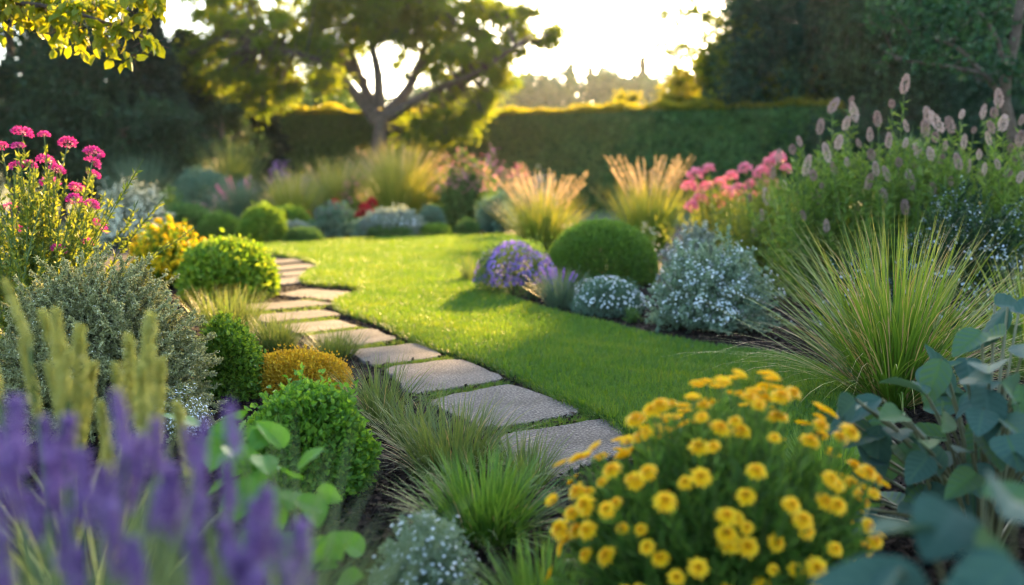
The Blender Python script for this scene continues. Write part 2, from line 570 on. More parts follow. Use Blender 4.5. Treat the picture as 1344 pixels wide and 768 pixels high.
def lawn_grass():
    g = rng_()
    b = Buf()
    lo, hi = LAWN.min(0), LAWN.max(0)
    n = 3000000
    P = g.uniform(lo, hi, (n, 2))
    dens = 11500.0 * (5.0 / np.maximum(P[:, 1], 4.2)) ** 1.75
    area = np.prod(hi - lo)
    keep = g.random(n) < dens * area / n
    P = P[keep]
    P = P[np.abs(P[:, 0]) < P[:, 1] * .53 + .3]
    P = P[inside(P, LAWN)]
    N = len(P)
    d = P[:, 1]
    patch = np.sin(P[:, 0] * 3.1 + np.sin(P[:, 1] * 2.3)) * np.sin(P[:, 1] * 2.7 + 1.1) * .5 + .5
    H = (0.034 + 0.026 * g.random(N) + .014 * patch) * (1 + .012 * d)
    W = 0.0062 * (d / 5) ** .75 * g.uniform(.6, 1.3, N)
    blades(b, np.column_stack([P, np.full(N, LZ - .004)]), g.uniform(0, 6.283, N), H, g.uniform(0, .55, N), g.uniform(.1, .9, N), W, g, segs=2,
           rnd=np.clip(.5 * patch * (.6 + .4 * np.sin(P[:, 0] * 11 + 3 * np.sin(P[:, 1] * 7))) + .6 * g.random(N), 0, 1))
    # shaggier rim
    E = LAWN
    Lseg = np.linalg.norm(np.roll(E, -1, 0) - E, axis=1)
    for i in range(len(E)):
        if E[i][1] < 3.6 or abs(E[i][0]) > E[i][1] * .55:
            continue
        m = int(Lseg[i] * 900 * (5 / E[i][1]) ** .8)
        if m < 1:
            continue
        t = g.random(m)[:, None]
        q = E[i] * (1 - t) + E[(i + 1) % len(E)] * t + g.normal(0, .018, (m, 2))
        dd = (np.roll(E, -1, 0)[i] - E[i])
        out = math.atan2(-dd[0], dd[1]) + math.pi
        blades(b, np.column_stack([q, g.uniform(0.0, LZ, m)]), out + g.normal(0, 1.0, m), g.uniform(.03, .065, m), g.uniform(.2, 1.0, m), g.uniform(.2, 1.1, m),
               0.0045 * (E[i][1] / 5) ** .8, g, segs=2)
    b.obj('lawn_grass', G_LAWN, kind='stuff')
    return N


lawn_grass()

# ------------------------------------------------------------------ stepping stones, each a thing
STONES = [  # far-left, far-right, near-right, near-left
    ([(655, 578), (798, 557), (836, 592), (690, 648)], 'largest nearest grey stepping stone, partly behind the yellow daisy bush'),
    ([(560, 531), (672, 510), (768, 547), (640, 569)], 'rough grey stepping stone, second from the yellow daisy bush'),
    ([(505, 486), (604, 476), (664, 503), (540, 523)], 'grey stepping stone third from the yellow daisy bush, grass tuft at its left end'),
    ([(455, 464), (548, 455), (583, 472), (490, 485)], 'grey stepping stone beside the amber mound, fourth from the daisy bush'),
    ([(408, 445), (486, 436), (518, 449), (440, 460)], 'grey stepping stone where the lawn shadow ends, fifth from the daisy bush'),
    ([(372, 431), (440, 424), (468, 432), (392, 441)], 'narrow stepping stone with grass leaning over its left half, sixth of the path'),
    ([(335, 417), (418, 411), (446, 417), (350, 426)], 'long pale stepping stone seventh of the path, below the wide stone'),
    ([(324, 404), (402, 397), (434, 402), (330, 412)], 'wide sunlit stepping stone just below the bare mulch patch'),
    ([(366, 390), (402, 383), (462, 387), (436, 396)], 'sunlit stepping stone lying in the notch of the lawn edge'),
    ([(342, 371), (392, 366), (412, 370), (352, 378)], 'small sunlit stepping stone at the mulch, right of the lime ball shrub'),
    ([(348, 362), (398, 357), (420, 360), (352, 367)], 'thin sunlit stepping stone, third from the far end of the path'),
    ([(350, 353), (402, 349), (416, 352), (354, 358)], 'thin sunlit stepping stone, second from the far end of the path'),
    ([(344, 345), (388, 341.5), (402, 344), (350, 349)], 'farthest stepping stone, by the far curve of the lawn'),
]
STONE_POLYS = []


def build_stones():
    g = rng_()
    for i, (q, lab) in enumerate(STONES):
        C = np.array([G(x, y)[:2] for x, y in q])
        c = C.mean(0)
        C = c + (C - c) * (1.05 if i < 4 else 1.13)
        P = []
        for k in range(4):  # rounded, slightly wavy outline
            a, b2 = C[k], C[(k + 1) % 4]
            for t in (0.06, .2, .35, .5, .65, .8, .94):
                p = a * (1 - t) + b2 * t
                P.append(p + g.normal(0, .007, 2) + (c - p) * (.04 * (abs(t - .5) > .4)))
        P = np.array(P)
        STONE_POLYS.append(P)
        area = np.sum(P[:, 0] * np.roll(P[:, 1], -1) - np.roll(P[:, 0], -1) * P[:, 1])
        if area < 0:
            P = P[::-1]
        o = slab(P - c, -0.03, 0.028, 'stepping_stone', STONE, bevel=0.012)
        o.location = (c[0], c[1], 0)
        o.rotation_euler = (g.normal(0, .006), g.normal(0, .006), 0)
        o['label'], o['category'], o['group'] = lab, 'stepping stone', 'stepping stones of the garden path'


build_stones()


def joint_grass():
    """low turf in the gaps between the stones"""
    g = rng_()
    b = Buf()
    for (q, _l), (q2, _l2) in list(zip(STONES, STONES[1:]))[:8]:
        for edge in ((q[0], q[1], q2[3], q2[2]),):
            A, B_, C_, D = [G(*p)[:2] for p in edge]
            d = A[1]
            m = int(3600 * (5 / d) ** .9)
            t, u = g.random((2, m, 1))
            P = (A * (1 - t) + B_ * t) * (1 - u) + (C_ * (1 - t) + D * t) * u
            ok = ~np.any([inside(P, s) for s in STONE_POLYS], 0) | (g.random(m) < .12)
            P = P[ok]
            m = len(P)
            blades(b, np.column_stack([P, np.full(m, -.004)]), g.uniform(0, 6.283, m), g.uniform(.025, .055, m), g.uniform(0, .8, m), g.uniform(.2, 1, m), 0.0045 * (d / 5) ** .7, g, segs=2)
    # along the lawn side of the stones
    b.obj('joint_grass', G_LAWN, kind='stuff')


joint_grass()


def mulch():
    g = rng_()
    n = 230000
    y = 1.6 + 12 * g.random(n) ** 1.5
    x = g.uniform(-.56, .56, n) * y
    P = np.column_stack([x, y])
    P = P[~inside(P, LAWN)]
    ok = ~np.any([inside(P, s) for s in STONE_POLYS], 0)
    P = P[ok]
    m = len(P)
    ax = rand_dirs(m, g) * np.array([1, 1, .35])
    b = Buf()
    L = g.uniform(.01, .042, m) * (1 + P[:, 1] * .03)
    leaves(b, np.column_stack([P, .006 + .02 * g.random(m)]), ax, rand_dirs(m, g) * .5 + np.array([0, 0, 1]), L, L * g.uniform(.3, .8, m), g, fold=.12)
    b.obj('bark_mulch', CHIP, kind='stuff')


mulch()


# ------------------------------------------------------------------ plant builders
def mound(name, label, cat, px, pb, pt, w, mat, L, n, W=.55, shell=.4, lump=.16, sharp=18, low=-.45, upright=.3, out=.8, sprig=.1, group=None, bloom=None, squash=1.0, hexa=False, k=30, stems=30):
    """a leafy mound; bloom = (material, count, size, only where z above this share of the height)"""
    g = rng_()
    loc, h, r = spot(px, pb, pt, w)
    root = thing(name, label, cat, loc, group)
    p, d = mound_points(n, r, h, g, shell, lump, sharp, low, k)
    p = p * np.array([1, squash, 1])
    if sprig:
        sp = g.random(len(p)) < sprig
        p[sp] += d[sp] * (np.array([r, r, h]) * .16 * g.random((int(sp.sum()), 1)) ** 1.5) + np.array([0, 0, .02 * h])
    b = Buf()
    ax = d * out + rand_dirs(len(p), g) * .75 + np.array([0, 0, upright])
    leaves(b, p, ax, rand_dirs(len(p), g) + d * .7 + np.array([0, 0, .6]), L * g.uniform(.6, 1.25, len(p)), L * W * g.uniform(.7, 1.2, len(p)), g, hexa=hexa, curl=.1)
    b.obj('foliage', mat, root)
    if stems:
        sb = Buf()
        e, _ = mound_points(stems * 2, r * .65, h * .65, g, .3, 0, 10, low, 4)
        e = e[:stems] * np.array([1, squash, 1])
        s0 = e * np.array([.12, .12, 0])
        P = np.stack([s0, s0 * .5 + e * .5 + np.array([0, 0, h * .12]), e], 1)
        tubes(sb, P, np.tile([[.008, .006, .003]], (len(e), 1)) * max(.5, r / .4), 4)
        sb.obj('stem', TWIG, root)
    if bloom:
        bm, bn, bs, zmin = bloom
        pts, dd = mound_points(int(bn * 2.2), r * 1.03, h * 1.03, g, .1, lump, sharp, low, k)
        pts = pts * np.array([1, squash, 1])
        ok = pts[:, 2] > zmin * h
        blossoms(root, pts[ok][:bn], dd[ok][:bn], bs, bm, g)
    return root, h, r


def blossoms(root, pts, dd, size, mat, g, petals=5, name='blossoms'):
    """many tiny flowers: a ring of petals each"""
    b = Buf()
    m = len(pts)
    ax0 = norm(dd + rand_dirs(m, g) * .6 + np.array([0, 0, .5]))
    ref = rand_dirs(m, g)
    a = norm(np.cross(ax0, ref))
    c = np.cross(ax0, a)
    s = size * g.uniform(.7, 1.25, m)
    rr = g.random(m)
    for k in range(petals):
        an = k * 2 * math.pi / petals
        leaves(b, pts, a * math.cos(an) + c * math.sin(an) + ax0 * .35, ax0, s * .55, s * .42, g, fold=.1, rnd=np.clip(rr + g.normal(0, .15, m), 0, 1))
    o = b.obj(name, mat, root, kind='stuff')
    return o


def spray(name, label, cat, px, pb, pt, w, leaf_mat, L, nst, per, W=.3, spread=.9, bend=.35, group=None, bloom=None, stem_mat=None, stem_r=.0025, leafstart=.15, squash=1.0, twigs=0, hvar=.25, angle=.9, bloomz=.15, bloomfrac=1.0):
    """stems fanning out from the foot, leaves set along each; bloom = (material, per stem, size)"""
    g = rng_()
    loc, h, r = spot(px, pb, pt, w)
    root = thing(name, label, cat, loc, group)
    d = dome_dirs(nst, g, .02)
    hh = 1 - hvar * g.random(nst)
    tip = d * np.array([r * spread, r * spread * squash, h]) * hh[:, None]
    tip[:, 2] = np.maximum(tip[:, 2], h * .12)
    s0 = np.column_stack([g.normal(0, r * .16, nst), g.normal(0, r * .16, nst) * squash, np.zeros(nst)])
    K = 7
    t = np.linspace(0, 1, K)
    ctrl = s0 * .4 + tip * np.array([bend, bend, .62])
    P = ((1 - t) ** 2)[None, :, None] * s0[:, None] + (2 * t * (1 - t))[None, :, None] * ctrl[:, None] + (t ** 2)[None, :, None] * tip[:, None]
    P[:, 1:] += g.normal(0, r * .018, (nst, K - 1, 3))
    if twigs:  # side shoots
        ti = g.integers(2, K - 1, (nst, twigs))
        st = P[np.arange(nst)[:, None], ti].reshape(-1, 3)
        dirn = norm(P[np.arange(nst)[:, None], np.minimum(ti + 1, K - 1)] - P[np.arange(nst)[:, None], ti]).reshape(-1, 3)
        dirn = norm(dirn + rand_dirs(len(st), g) * .9 + np.array([0, 0, .15]))
        ln = r * g.uniform(.18, .42, len(st))
        Q = st[:, None] + dirn[:, None] * (t[None, :, None] * ln[:, None, None]) + g.normal(0, r * .008, (len(st), K, 3))
        P = np.concatenate([P, Q])
    sb = Buf()
    N = len(P)
    tubes(sb, P, np.tile(np.linspace(1, .35, K), (N, 1)) * stem_r, 3, rnd=g.random(N))
    sb.obj('stem', stem_mat or STEMG, root)
    tt = leafstart + (1 - leafstart) * g.random((N, per)) ** .8
    i = np.minimum((tt * (K - 1)).astype(int), K - 2)
    f = (tt * (K - 1) - i)[..., None]
    ar = np.arange(N)[:, None]
    pos = (P[ar, i] * (1 - f) + P[ar, i + 1] * f).reshape(-1, 3)
    tang = norm(P[ar, i + 1] - P[ar, i]).reshape(-1, 3)
    M = len(pos)
    lb = Buf()
    leaves(lb, pos, tang + rand_dirs(M, g) * angle, rand_dirs(M, g) + np.array([0, 0, .8]), L * g.uniform(.55, 1.2, M), L * W * g.uniform(.7, 1.2, M), g, curl=.1)
    lb.obj('foliage', leaf_mat, root)
    if bloom:
        bm, bn, bs = bloom
        tb = 1 - .16 * g.random((N, bn)) ** 1.5
        i = np.minimum((tb * (K - 1)).astype(int), K - 2)
        f = (tb * (K - 1) - i)[..., None]
        has = np.repeat(g.random(N) < bloomfrac, bn)
        pb_ = (P[ar, i] * (1 - f) + P[ar, i + 1] * f).reshape(-1, 3) + g.normal(0, bs * .9, (N * bn, 3))
        ok = (pb_[:, 2] > h * bloomz * g.uniform(.85, 1.1, len(pb_))) & has
        blossoms(root, pb_[ok], norm(pb_[ok] - np.array([0, 0, h * .3])), bs, bm, g)
    return root, h, r, P


def grass(name, label, cat, px, pb, pt, w, mat, n, bw, lean=(.05, .9), droop=(.2, 1.2), foot=.18, group=None, segs=5, hvar=.45, power=1.7, squash=1.0, plumes=None, length=1.1, tmax=1.0, dry=0):
    """clump of grass; plumes = (count, material, length, width): each plume a part"""
    g = rng_()
    loc, h, r = spot(px, pb, pt, w)
    root = thing(name, label, cat, loc, group)
    az = g.uniform(0, 2 * math.pi, n)
    rad = r * foot * np.sqrt(g.random(n))
    base = np.column_stack([rad * np.cos(az), rad * np.sin(az) * squash, np.full(n, -.005)])
    az2 = az + g.normal(0, .5, n)
    u = g.random(n)
    ln = h * length * (1 - hvar * g.random(n) ** 1.3) * (1 + .12 * u)
    b = Buf()
    blades(b, base, az2, ln, lean[0] + (lean[1] - lean[0]) * u, g.uniform(droop[0], droop[1], n) * (.4 + .6 * u), bw * g.uniform(.6, 1.3, n), g, segs=segs, power=power, tmax=tmax)
    b.obj('foliage', mat, root)
    if dry:
        m = dry
        a3 = g.uniform(0, 6.283, m)
        b3 = Buf()
        blades(b3, np.column_stack([np.cos(a3), np.sin(a3), np.zeros(m)]) * r * foot * .8, a3 + g.normal(0, .3, m), h * g.uniform(.75, 1.15, m), g.uniform(lean[0], lean[1], m), g.uniform(.5, 1.7, m), bw * g.uniform(.45, .7, m), g, segs=8, power=2.2)
        b3.obj('dry_foliage', G_DRY, root)
    if plumes:
        pn, pm, pl, pw = plumes
        for k in range(pn):
            a = 2 * math.pi * (k + g.random() * .8) / pn * 1.618 * 3
            le = lean[0] + (lean[1] - lean[0]) * .62 * math.sqrt((k + .5) / pn)
            dirv = np.array([math.sin(le) * math.cos(a), math.sin(le) * math.sin(a), math.cos(le)])
            L0 = h * g.uniform(.82, 1.0) / max(.75, math.cos(le * .8))
            p = Buf()
            tt = np.linspace(0, 1, 5)[:, None]
            path = dirv * L0 * tt + np.array([math.cos(a), math.sin(a), -.3]) * (tt ** 3) * L0 * .1
            tubes(p, path[None], np.full((1, 5), pw * .1), 3)
            m = 46
            s = 1 - pl * g.random(m)
            q = dirv * L0 * s[:, None] + np.array([math.cos(a), math.sin(a), -.3]) * (s[:, None] ** 3) * L0 * .1
            leaves(p, q, dirv + rand_dirs(m, g) * .28, rand_dirs(m, g), pw * 5.5 * g.uniform(.6, 1.2, m), pw * .55, g)
            p.obj('plume', pm, root)
    return root, h, r


# --- trees
def resample(path, n):
    path = np.asarray(path, float)
    seg = np.linalg.norm(np.diff(path, axis=0), axis=1)
    s = np.concatenate([[0], np.cumsum(seg)])
    t = np.linspace(0, s[-1], n)
    return np.stack([np.interp(t, s, path[:, k]) for k in range(3)], 1)


def curve(path, n=14):
    """smooth open curve through the points"""
    P = np.asarray(path, float)
    P = np.vstack([2 * P[0] - P[1], P, 2 * P[-1] - P[-2]])
    out = []
    for i in range(1, len(P) - 2):
        p0, p1, p2, p3 = P[i - 1], P[i], P[i + 1], P[i + 2]
        for t in np.linspace(0, 1, 8, endpoint=False):
            out.append(.5 * ((2 * p1) + (p2 - p0) * t + (2 * p0 - 5 * p1 + 4 * p2 - p3) * t * t + (3 * p1 - p0 - 3 * p2 + p3) * t ** 3))
    out.append(P[-2])
    return resample(out, n)


def crown_leaves(buf, C, Rr, cnt, L, g, flat=.75, W=.6, droop=.0, hexa=False, hole=None):
    C = np.asarray(C, float)
    rep = np.repeat(np.arange(len(C)), cnt)
    d = rand_dirs(len(rep), g)
    rad = Rr[rep] * np.abs(g.normal(0, .62, len(rep)))
    p = C[rep] + d * rad[:, None] * np.array([1, 1, flat])
    if hole is not None:
        p_ok = ~hole(p)
        p, d, rep = p[p_ok], d[p_ok], rep[p_ok]
    m = len(p)
    ax = d * .5 + rand_dirs(m, g) + np.array([0, 0, -droop])
    leaves(buf, p, ax, rand_dirs(m, g) + np.array([0, 0, .8]), L * g.uniform(.6, 1.2, m), L * W * g.uniform(.7, 1.2, m), g, hexa=hexa, curl=.12,
           rnd=np.clip(.62 * g.random(len(C))[rep] + .38 * g.random(m), 0, 1))


def tree(name, label, cat, loc, trunk, tr, limbs, clusters, cnt, L, leaf_mat, group=None, flat=.75, W=.6, droop=.2, twig=.03, limb_r=.5, sides=9, hexa=False, hole=None, twigs_drawn=True):
    """trunk path and limb paths in world coordinates; clusters (centre, radius) carry the leaves"""
    g = rng_()
    loc = np.array(loc, float)
    root = thing(name, label, cat, loc, group)
    tp = curve(np.asarray(trunk) - loc, 14)
    t = np.linspace(0, 1, 14)
    b = Buf()
    rad = tr * (1 - .35 * t) * (1 + .5 * np.exp(-t * 14))
    tubes(b, tp[None], rad[None], sides)
    skel = [tp[5:]]
    lr = []
    for lp in limbs:
        c = curve(np.asarray(lp) - loc, 14)
        lb = Buf()
        rr = tr * limb_r * (1 - .78 * t)
        tubes(lb, c[None], rr[None], 7)
        lb.obj('limb', BARK, root, smooth=True)
        skel.append(c[3:])
    S = np.concatenate(skel)
    C = np.array([c for c, _ in clusters], float) - loc
    Rr = np.array([r for _, r in clusters])
    if twigs_drawn:
        P = []
        for c in C:
            dd = np.linalg.norm(S - c, axis=1) + np.maximum(0, S[:, 2] - c[2]) * .6
            s = S[np.argmin(dd)]
            mid = (s + c) / 2 + g.normal(0, .06, 3) * np.linalg.norm(c - s) + np.array([0, 0, .08 * np.linalg.norm(c - s)])
            P.append(curve([s, mid, c], 8))
            for _ in range(3):
                e = c + rand_dirs(1, g)[0] * Rr[0] * .8
                P.append(curve([mid * .4 + c * .6, (c + e) / 2, e], 8))
        P = np.array(P)
        tubes(b, P, np.tile(np.linspace(1, .25, 8), (len(P), 1)) * twig, 4)
    b.obj('trunk', BARK, root, smooth=True)
    cb = Buf()
    crown_leaves(cb, C, Rr, np.maximum(1, (cnt * Rr ** 2 / np.mean(Rr ** 2)).astype(int)), L, g, flat, W, droop, hexa, (lambda p: hole(p + loc)) if hole else None)
    cb.obj('crown', leaf_mat, root)
    return root


def bushy_tree(label, px, Y, top, w, mat, L, cnt=260, ncl=70, base=.1, cat='tree', name='dense_tree', group=None, seed=0, z0=0.0, cl=.28, hole=None):
    """broad crown to near the ground; top = row of its top"""
    g = rng_()
    x = at(px, 240, Y)[0]
    H = at(px, top, Y)[2]
    r = w * .5 * Y / F
    c0 = H * base
    d = dome_dirs(ncl, g, -.85)
    rad = .55 + .35 * g.random(ncl)
    f = 1 + bumps(d, g, 12, 8, .3)
    C = d * (rad * f)[:, None] * np.array([r, r, (H - c0) * .5]) + np.array([x, Y, (H + c0) * .5])
    C[:, 2] = np.minimum(C[:, 2], H - .3)
    cl_r = cl * r * g.uniform(.7, 1.3, ncl)
    tr = max(.12, H * .022)
    return tree(name, label, cat, (x, Y, 0), [(x, Y, -.1), (x + .1, Y, H * .3), (x, Y + .1, H * .6), (x + .1, Y, H * .85)], tr,
                [[(x, Y, H * (.25 + .1 * k)), (x + r * .4 * math.cos(k * 2.2), Y + r * .4 * math.sin(k * 2.2), H * (.4 + .1 * k)), (x + r * .75 * math.cos(k * 2.2), Y + r * .75 * math.sin(k * 2.2), H * (.5 + .09 * k))] for k in range(4)],
                list(zip(C, cl_r)), cnt, L, mat, group, flat=.8, twig=.03, hole=hole)


def conifer(label, px, Y, top, w, mat, L, tiers=22, per=26, group=None, name='conifer_tree', z0=0.0, leafn=22):
    g = rng_()
    x = at(px, 240, Y)[0]
    H = at(px, top, Y)[2] - z0
    r = w * .5 * Y / F
    root = thing(name, label, 'conifer', (x, Y, z0), group)
    b = Buf()
    tubes(b, np.array([[[0, 0, -.1], [0, 0, H * .5], [0, 0, H]]]), np.array([[H * .018, H * .011, .02]]), 7)
    b.obj('trunk', BARK, root, smooth=True)
    nb = tiers * per
    t = g.random(nb) ** .8
    z = H * (.04 + .95 * t)
    ln = r * (1 - t) ** .85 * g.uniform(.6, 1.1, nb) + .05 * r
    a = g.uniform(0, 6.283, nb)
    dirv = np.stack([np.cos(a), np.sin(a), -.15 - .25 * (1 - t)], 1)
    m = leafn
    s = g.random((nb, m)) ** .7
    P = np.column_stack([np.zeros(nb), np.zeros(nb), z])[:, None] + dirv[:, None] * (ln[:, None] * s)[..., None] + g.normal(0, 1, (nb, m, 3)) * (.09 * ln[:, None, None] + .04)
    P = P.reshape(-1, 3)
    ax = np.repeat(dirv, m, 0) + rand_dirs(len(P), g) * .7
    cb = Buf()
    leaves(cb, P, ax, rand_dirs(len(P), g) + np.array([0, 0, 1]), L * g.uniform(.6, 1.2, len(P)), L * .35, g)
    cb.obj('crown', mat, root)
    return root


def hedge(label, p0, p1, h0, h1, thick, n, L, rounded=.8, group=None):
    """clipped hedge between two ground points"""
    g = rng_()
    p0, p1 = np.array(p0, float), np.array(p1, float)
    ln = np.linalg.norm(p1 - p0)
    u = (p1 - p0) / ln
    v = np.array([-u[1], u[0]])
    root = thing('clipped_hedge', label, 'hedge', (p0[0], p0[1], 0), group)
    s = g.random(n) * ln
    hh = h0 + (h1 - h0) * s / ln
    # superellipse section: angle over the top from front foot to back foot
    a = g.uniform(-.25, 1, n) * math.pi
    ca, sa = np.cos(a), np.sin(a)
    q = np.sign(ca) * np.abs(ca) ** .25 * thick * .5
    z = np.where(sa > 0, np.abs(sa) ** .25, 0) * hh * .97
    low = a < 0.35
    z = np.where(low | (a > math.pi - .35), g.random(n) * hh * .93, z)
    q = np.where(low, thick * .5, q)
    end = np.minimum(s, ln - s)
    endf = np.where(end < rounded, np.sqrt(np.maximum(0, 1 - (1 - end / rounded) ** 2)), 1)
    q = -q * (.35 + .65 * endf)
    z = z * (.86 + .14 * endf)
    jit = 1 - .14 * g.random(n) ** 2
    wv = .09 * np.sin(s * 1.7 + z * 2.1) + .06 * np.sin(s * 4.3 - z * 3)
    P2 = p0 - p0 + u * s[:, None] + v * (q * jit + wv)[:, None]
    P = np.column_stack([P2, z * (1 - .05 * g.random(n)) + wv * .6])
    top = g.random(n) < .3
    shag = .35 + .3 * np.sin(s * .9) * np.sin(s * .37 + 1) + .25 * np.sin(s * 3.1)
    b = Buf()
    nrm_ = np.column_stack([np.broadcast_to(-v, (n, 2)) * np.sign(q)[:, None] * -1, (z > hh * .85) * 1.5])
    leaves(b, P, rand_dirs(n, g) + np.array([0, 0, .4]), rand_dirs(n, g) * .8 + nrm_, L * g.uniform(.6, 1.3, n), L * .55, g)
    b.obj('foliage', M_HEDGE, root)
    # sprigs along the top, the sunlit yellow band put into their leaf colour
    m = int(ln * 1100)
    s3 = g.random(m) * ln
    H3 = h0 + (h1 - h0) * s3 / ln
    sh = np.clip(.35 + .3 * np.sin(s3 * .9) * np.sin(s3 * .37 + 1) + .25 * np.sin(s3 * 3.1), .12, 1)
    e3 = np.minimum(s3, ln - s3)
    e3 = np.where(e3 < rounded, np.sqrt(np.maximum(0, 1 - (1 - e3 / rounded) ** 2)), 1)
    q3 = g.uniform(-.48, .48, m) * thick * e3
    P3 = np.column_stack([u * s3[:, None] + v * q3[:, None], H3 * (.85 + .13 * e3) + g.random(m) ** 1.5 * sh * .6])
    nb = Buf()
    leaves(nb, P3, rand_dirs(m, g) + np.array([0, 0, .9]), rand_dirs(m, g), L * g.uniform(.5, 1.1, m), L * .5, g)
    nb.obj('sunlit_top_leaves', M_GOLDLEAF, root, kind='stuff')
    # solid core added inside to stop backlight leaking through the leaves
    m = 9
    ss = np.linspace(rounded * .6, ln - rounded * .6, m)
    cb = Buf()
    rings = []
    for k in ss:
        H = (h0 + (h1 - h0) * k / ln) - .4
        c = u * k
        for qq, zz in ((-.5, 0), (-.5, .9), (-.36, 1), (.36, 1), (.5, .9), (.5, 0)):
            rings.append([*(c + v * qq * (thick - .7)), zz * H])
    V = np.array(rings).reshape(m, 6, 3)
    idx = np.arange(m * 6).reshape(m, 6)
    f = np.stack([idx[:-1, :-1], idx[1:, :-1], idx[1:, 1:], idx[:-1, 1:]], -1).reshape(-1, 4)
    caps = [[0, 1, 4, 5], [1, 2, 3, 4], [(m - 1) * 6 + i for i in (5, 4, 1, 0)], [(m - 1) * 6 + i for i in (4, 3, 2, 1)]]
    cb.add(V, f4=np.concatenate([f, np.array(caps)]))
    cb.obj('backlight_block', noisemat('hedge_core', [(0.3, (0.016, 0.032, 0.011)), (0.7, (0.035, 0.06, 0.018))], 6, 5, 1, .5, 12, bdist=.2), root)
    return root

# ------------------------------------------------------------------ far hill with its wood
xs = np.linspace(-420, 420, 60)
ys = np.concatenate([np.linspace(130, 300, 30), np.linspace(320, 700, 8)])
BASE = np.clip((ys - 130) / 110, 0, 1)


def hillz(X, Y):
    t = np.clip((Y - 130) / 115, 0, 1)
    s = t * t * (3 - 2 * t)
    return -0.5 + s * (17 + 2.2 * np.sin(X * .02 + .6) + 1.2 * np.sin(X * .055)) + np.maximum(0, Y - 245) * .01


grid_sheet('hill', xs, ys, hillz, noisemat('hill_grass', [(0.3, (0.04, 0.06, 0.015)), (0.7, (0.08, 0.1, 0.03))], .1, 5, 1, 0))


def far_wood():
    g = rng_()
    b = Buf()
    n = 260
    X = g.uniform(-150, 170, n)
    Y = g.uniform(205, 262, n)
    H = g.uniform(6, 10, n) + 1.5 * np.sin(X * .12)
    for x, y, h in zip(X, Y, H):
        z = float(hillz(np.array(x), np.array(y)))
        r = g.uniform(2.8, 5.5)
        m = 330
        p, d = mound_points(m, r, h, g, .5, .25, 6, -.9, 8)
        leaves(b, p + [x, y, z], rand_dirs(len(p), g), rand_dirs(len(p), g) + d, g.uniform(.8, 1.6, len(p)), .9, g)
    b.obj('far_wood', M_DARKTREE, kind='stuff')


far_wood()
for px, top, w, lab in ((748, 86, 22, 'pointed conifer rising from the hazy far wood, left of the gap of bright sky'), (774, 87, 18, 'small pointed conifer of the hazy far wood, between two taller ones'),
                        (841, 73, 20, 'tallest pointed conifer on the hazy far ridge, near the dark right-hand trees')):
    x = at(px, 240, 225)[0]
    conifer(lab, px, 225, top, w, M_DARKTREE, .9, 14, 14, 'conifers on the far ridge', z0=float(hillz(np.array(x), np.array(225.0))) - .3, leafn=12)

# ------------------------------------------------------------------ the golden evening air
def haze():
    x0, x1, y0, y1, z0, z1 = -460, 460, -60, 720, -1.5, 60
    v = [(x, y, z) for z in (z0, z1) for y in (y0, y1) for x in (x0, x1)]
    f = [(0, 2, 3, 1), (4, 5, 7, 6), (0, 1, 5, 4), (2, 6, 7, 3), (0, 4, 6, 2), (1, 3, 7, 5)]
    m = bpy.data.materials.new('haze')
    m.use_nodes = True
    nt = m.node_tree
    nt.nodes.clear()
    out = nt.nodes.new('ShaderNodeOutputMaterial')
    p = nt.nodes.new('ShaderNodeVolumePrincipled')
    p.inputs['Color'].default_value = (0.84, 0.93, 1.0, 1)
    p.inputs['Density'].default_value = 0.0001
    p.inputs['Anisotropy'].default_value = 0.6
    nt.links.new(p.outputs[0], out.inputs['Volume'])
    Buf().add(v, f4=f).obj('haze', m, kind='stuff')


haze()

# ------------------------------------------------------------------ hedges
hedge('clipped dark hedge with a rounded end, behind the left side of the big tree', at(373, 240, 50)[:2] * [1, 1], at(556, 240, 50.5)[:2], 4.7, 4.6, 2.4, 45000, .2)
hedge('long clipped hedge with sunlit top, running from the tree trunk to the right', at(540, 240, 54)[:2], at(1110, 240, 42)[:2], 4.75, 4.5, 2.4, 110000, .2)

# ------------------------------------------------------------------ trees
# the broad tree at the end of the lawn
TY = 44.0


def tp(px, py, dy=0.0):
    return at(px, py, TY + dy)


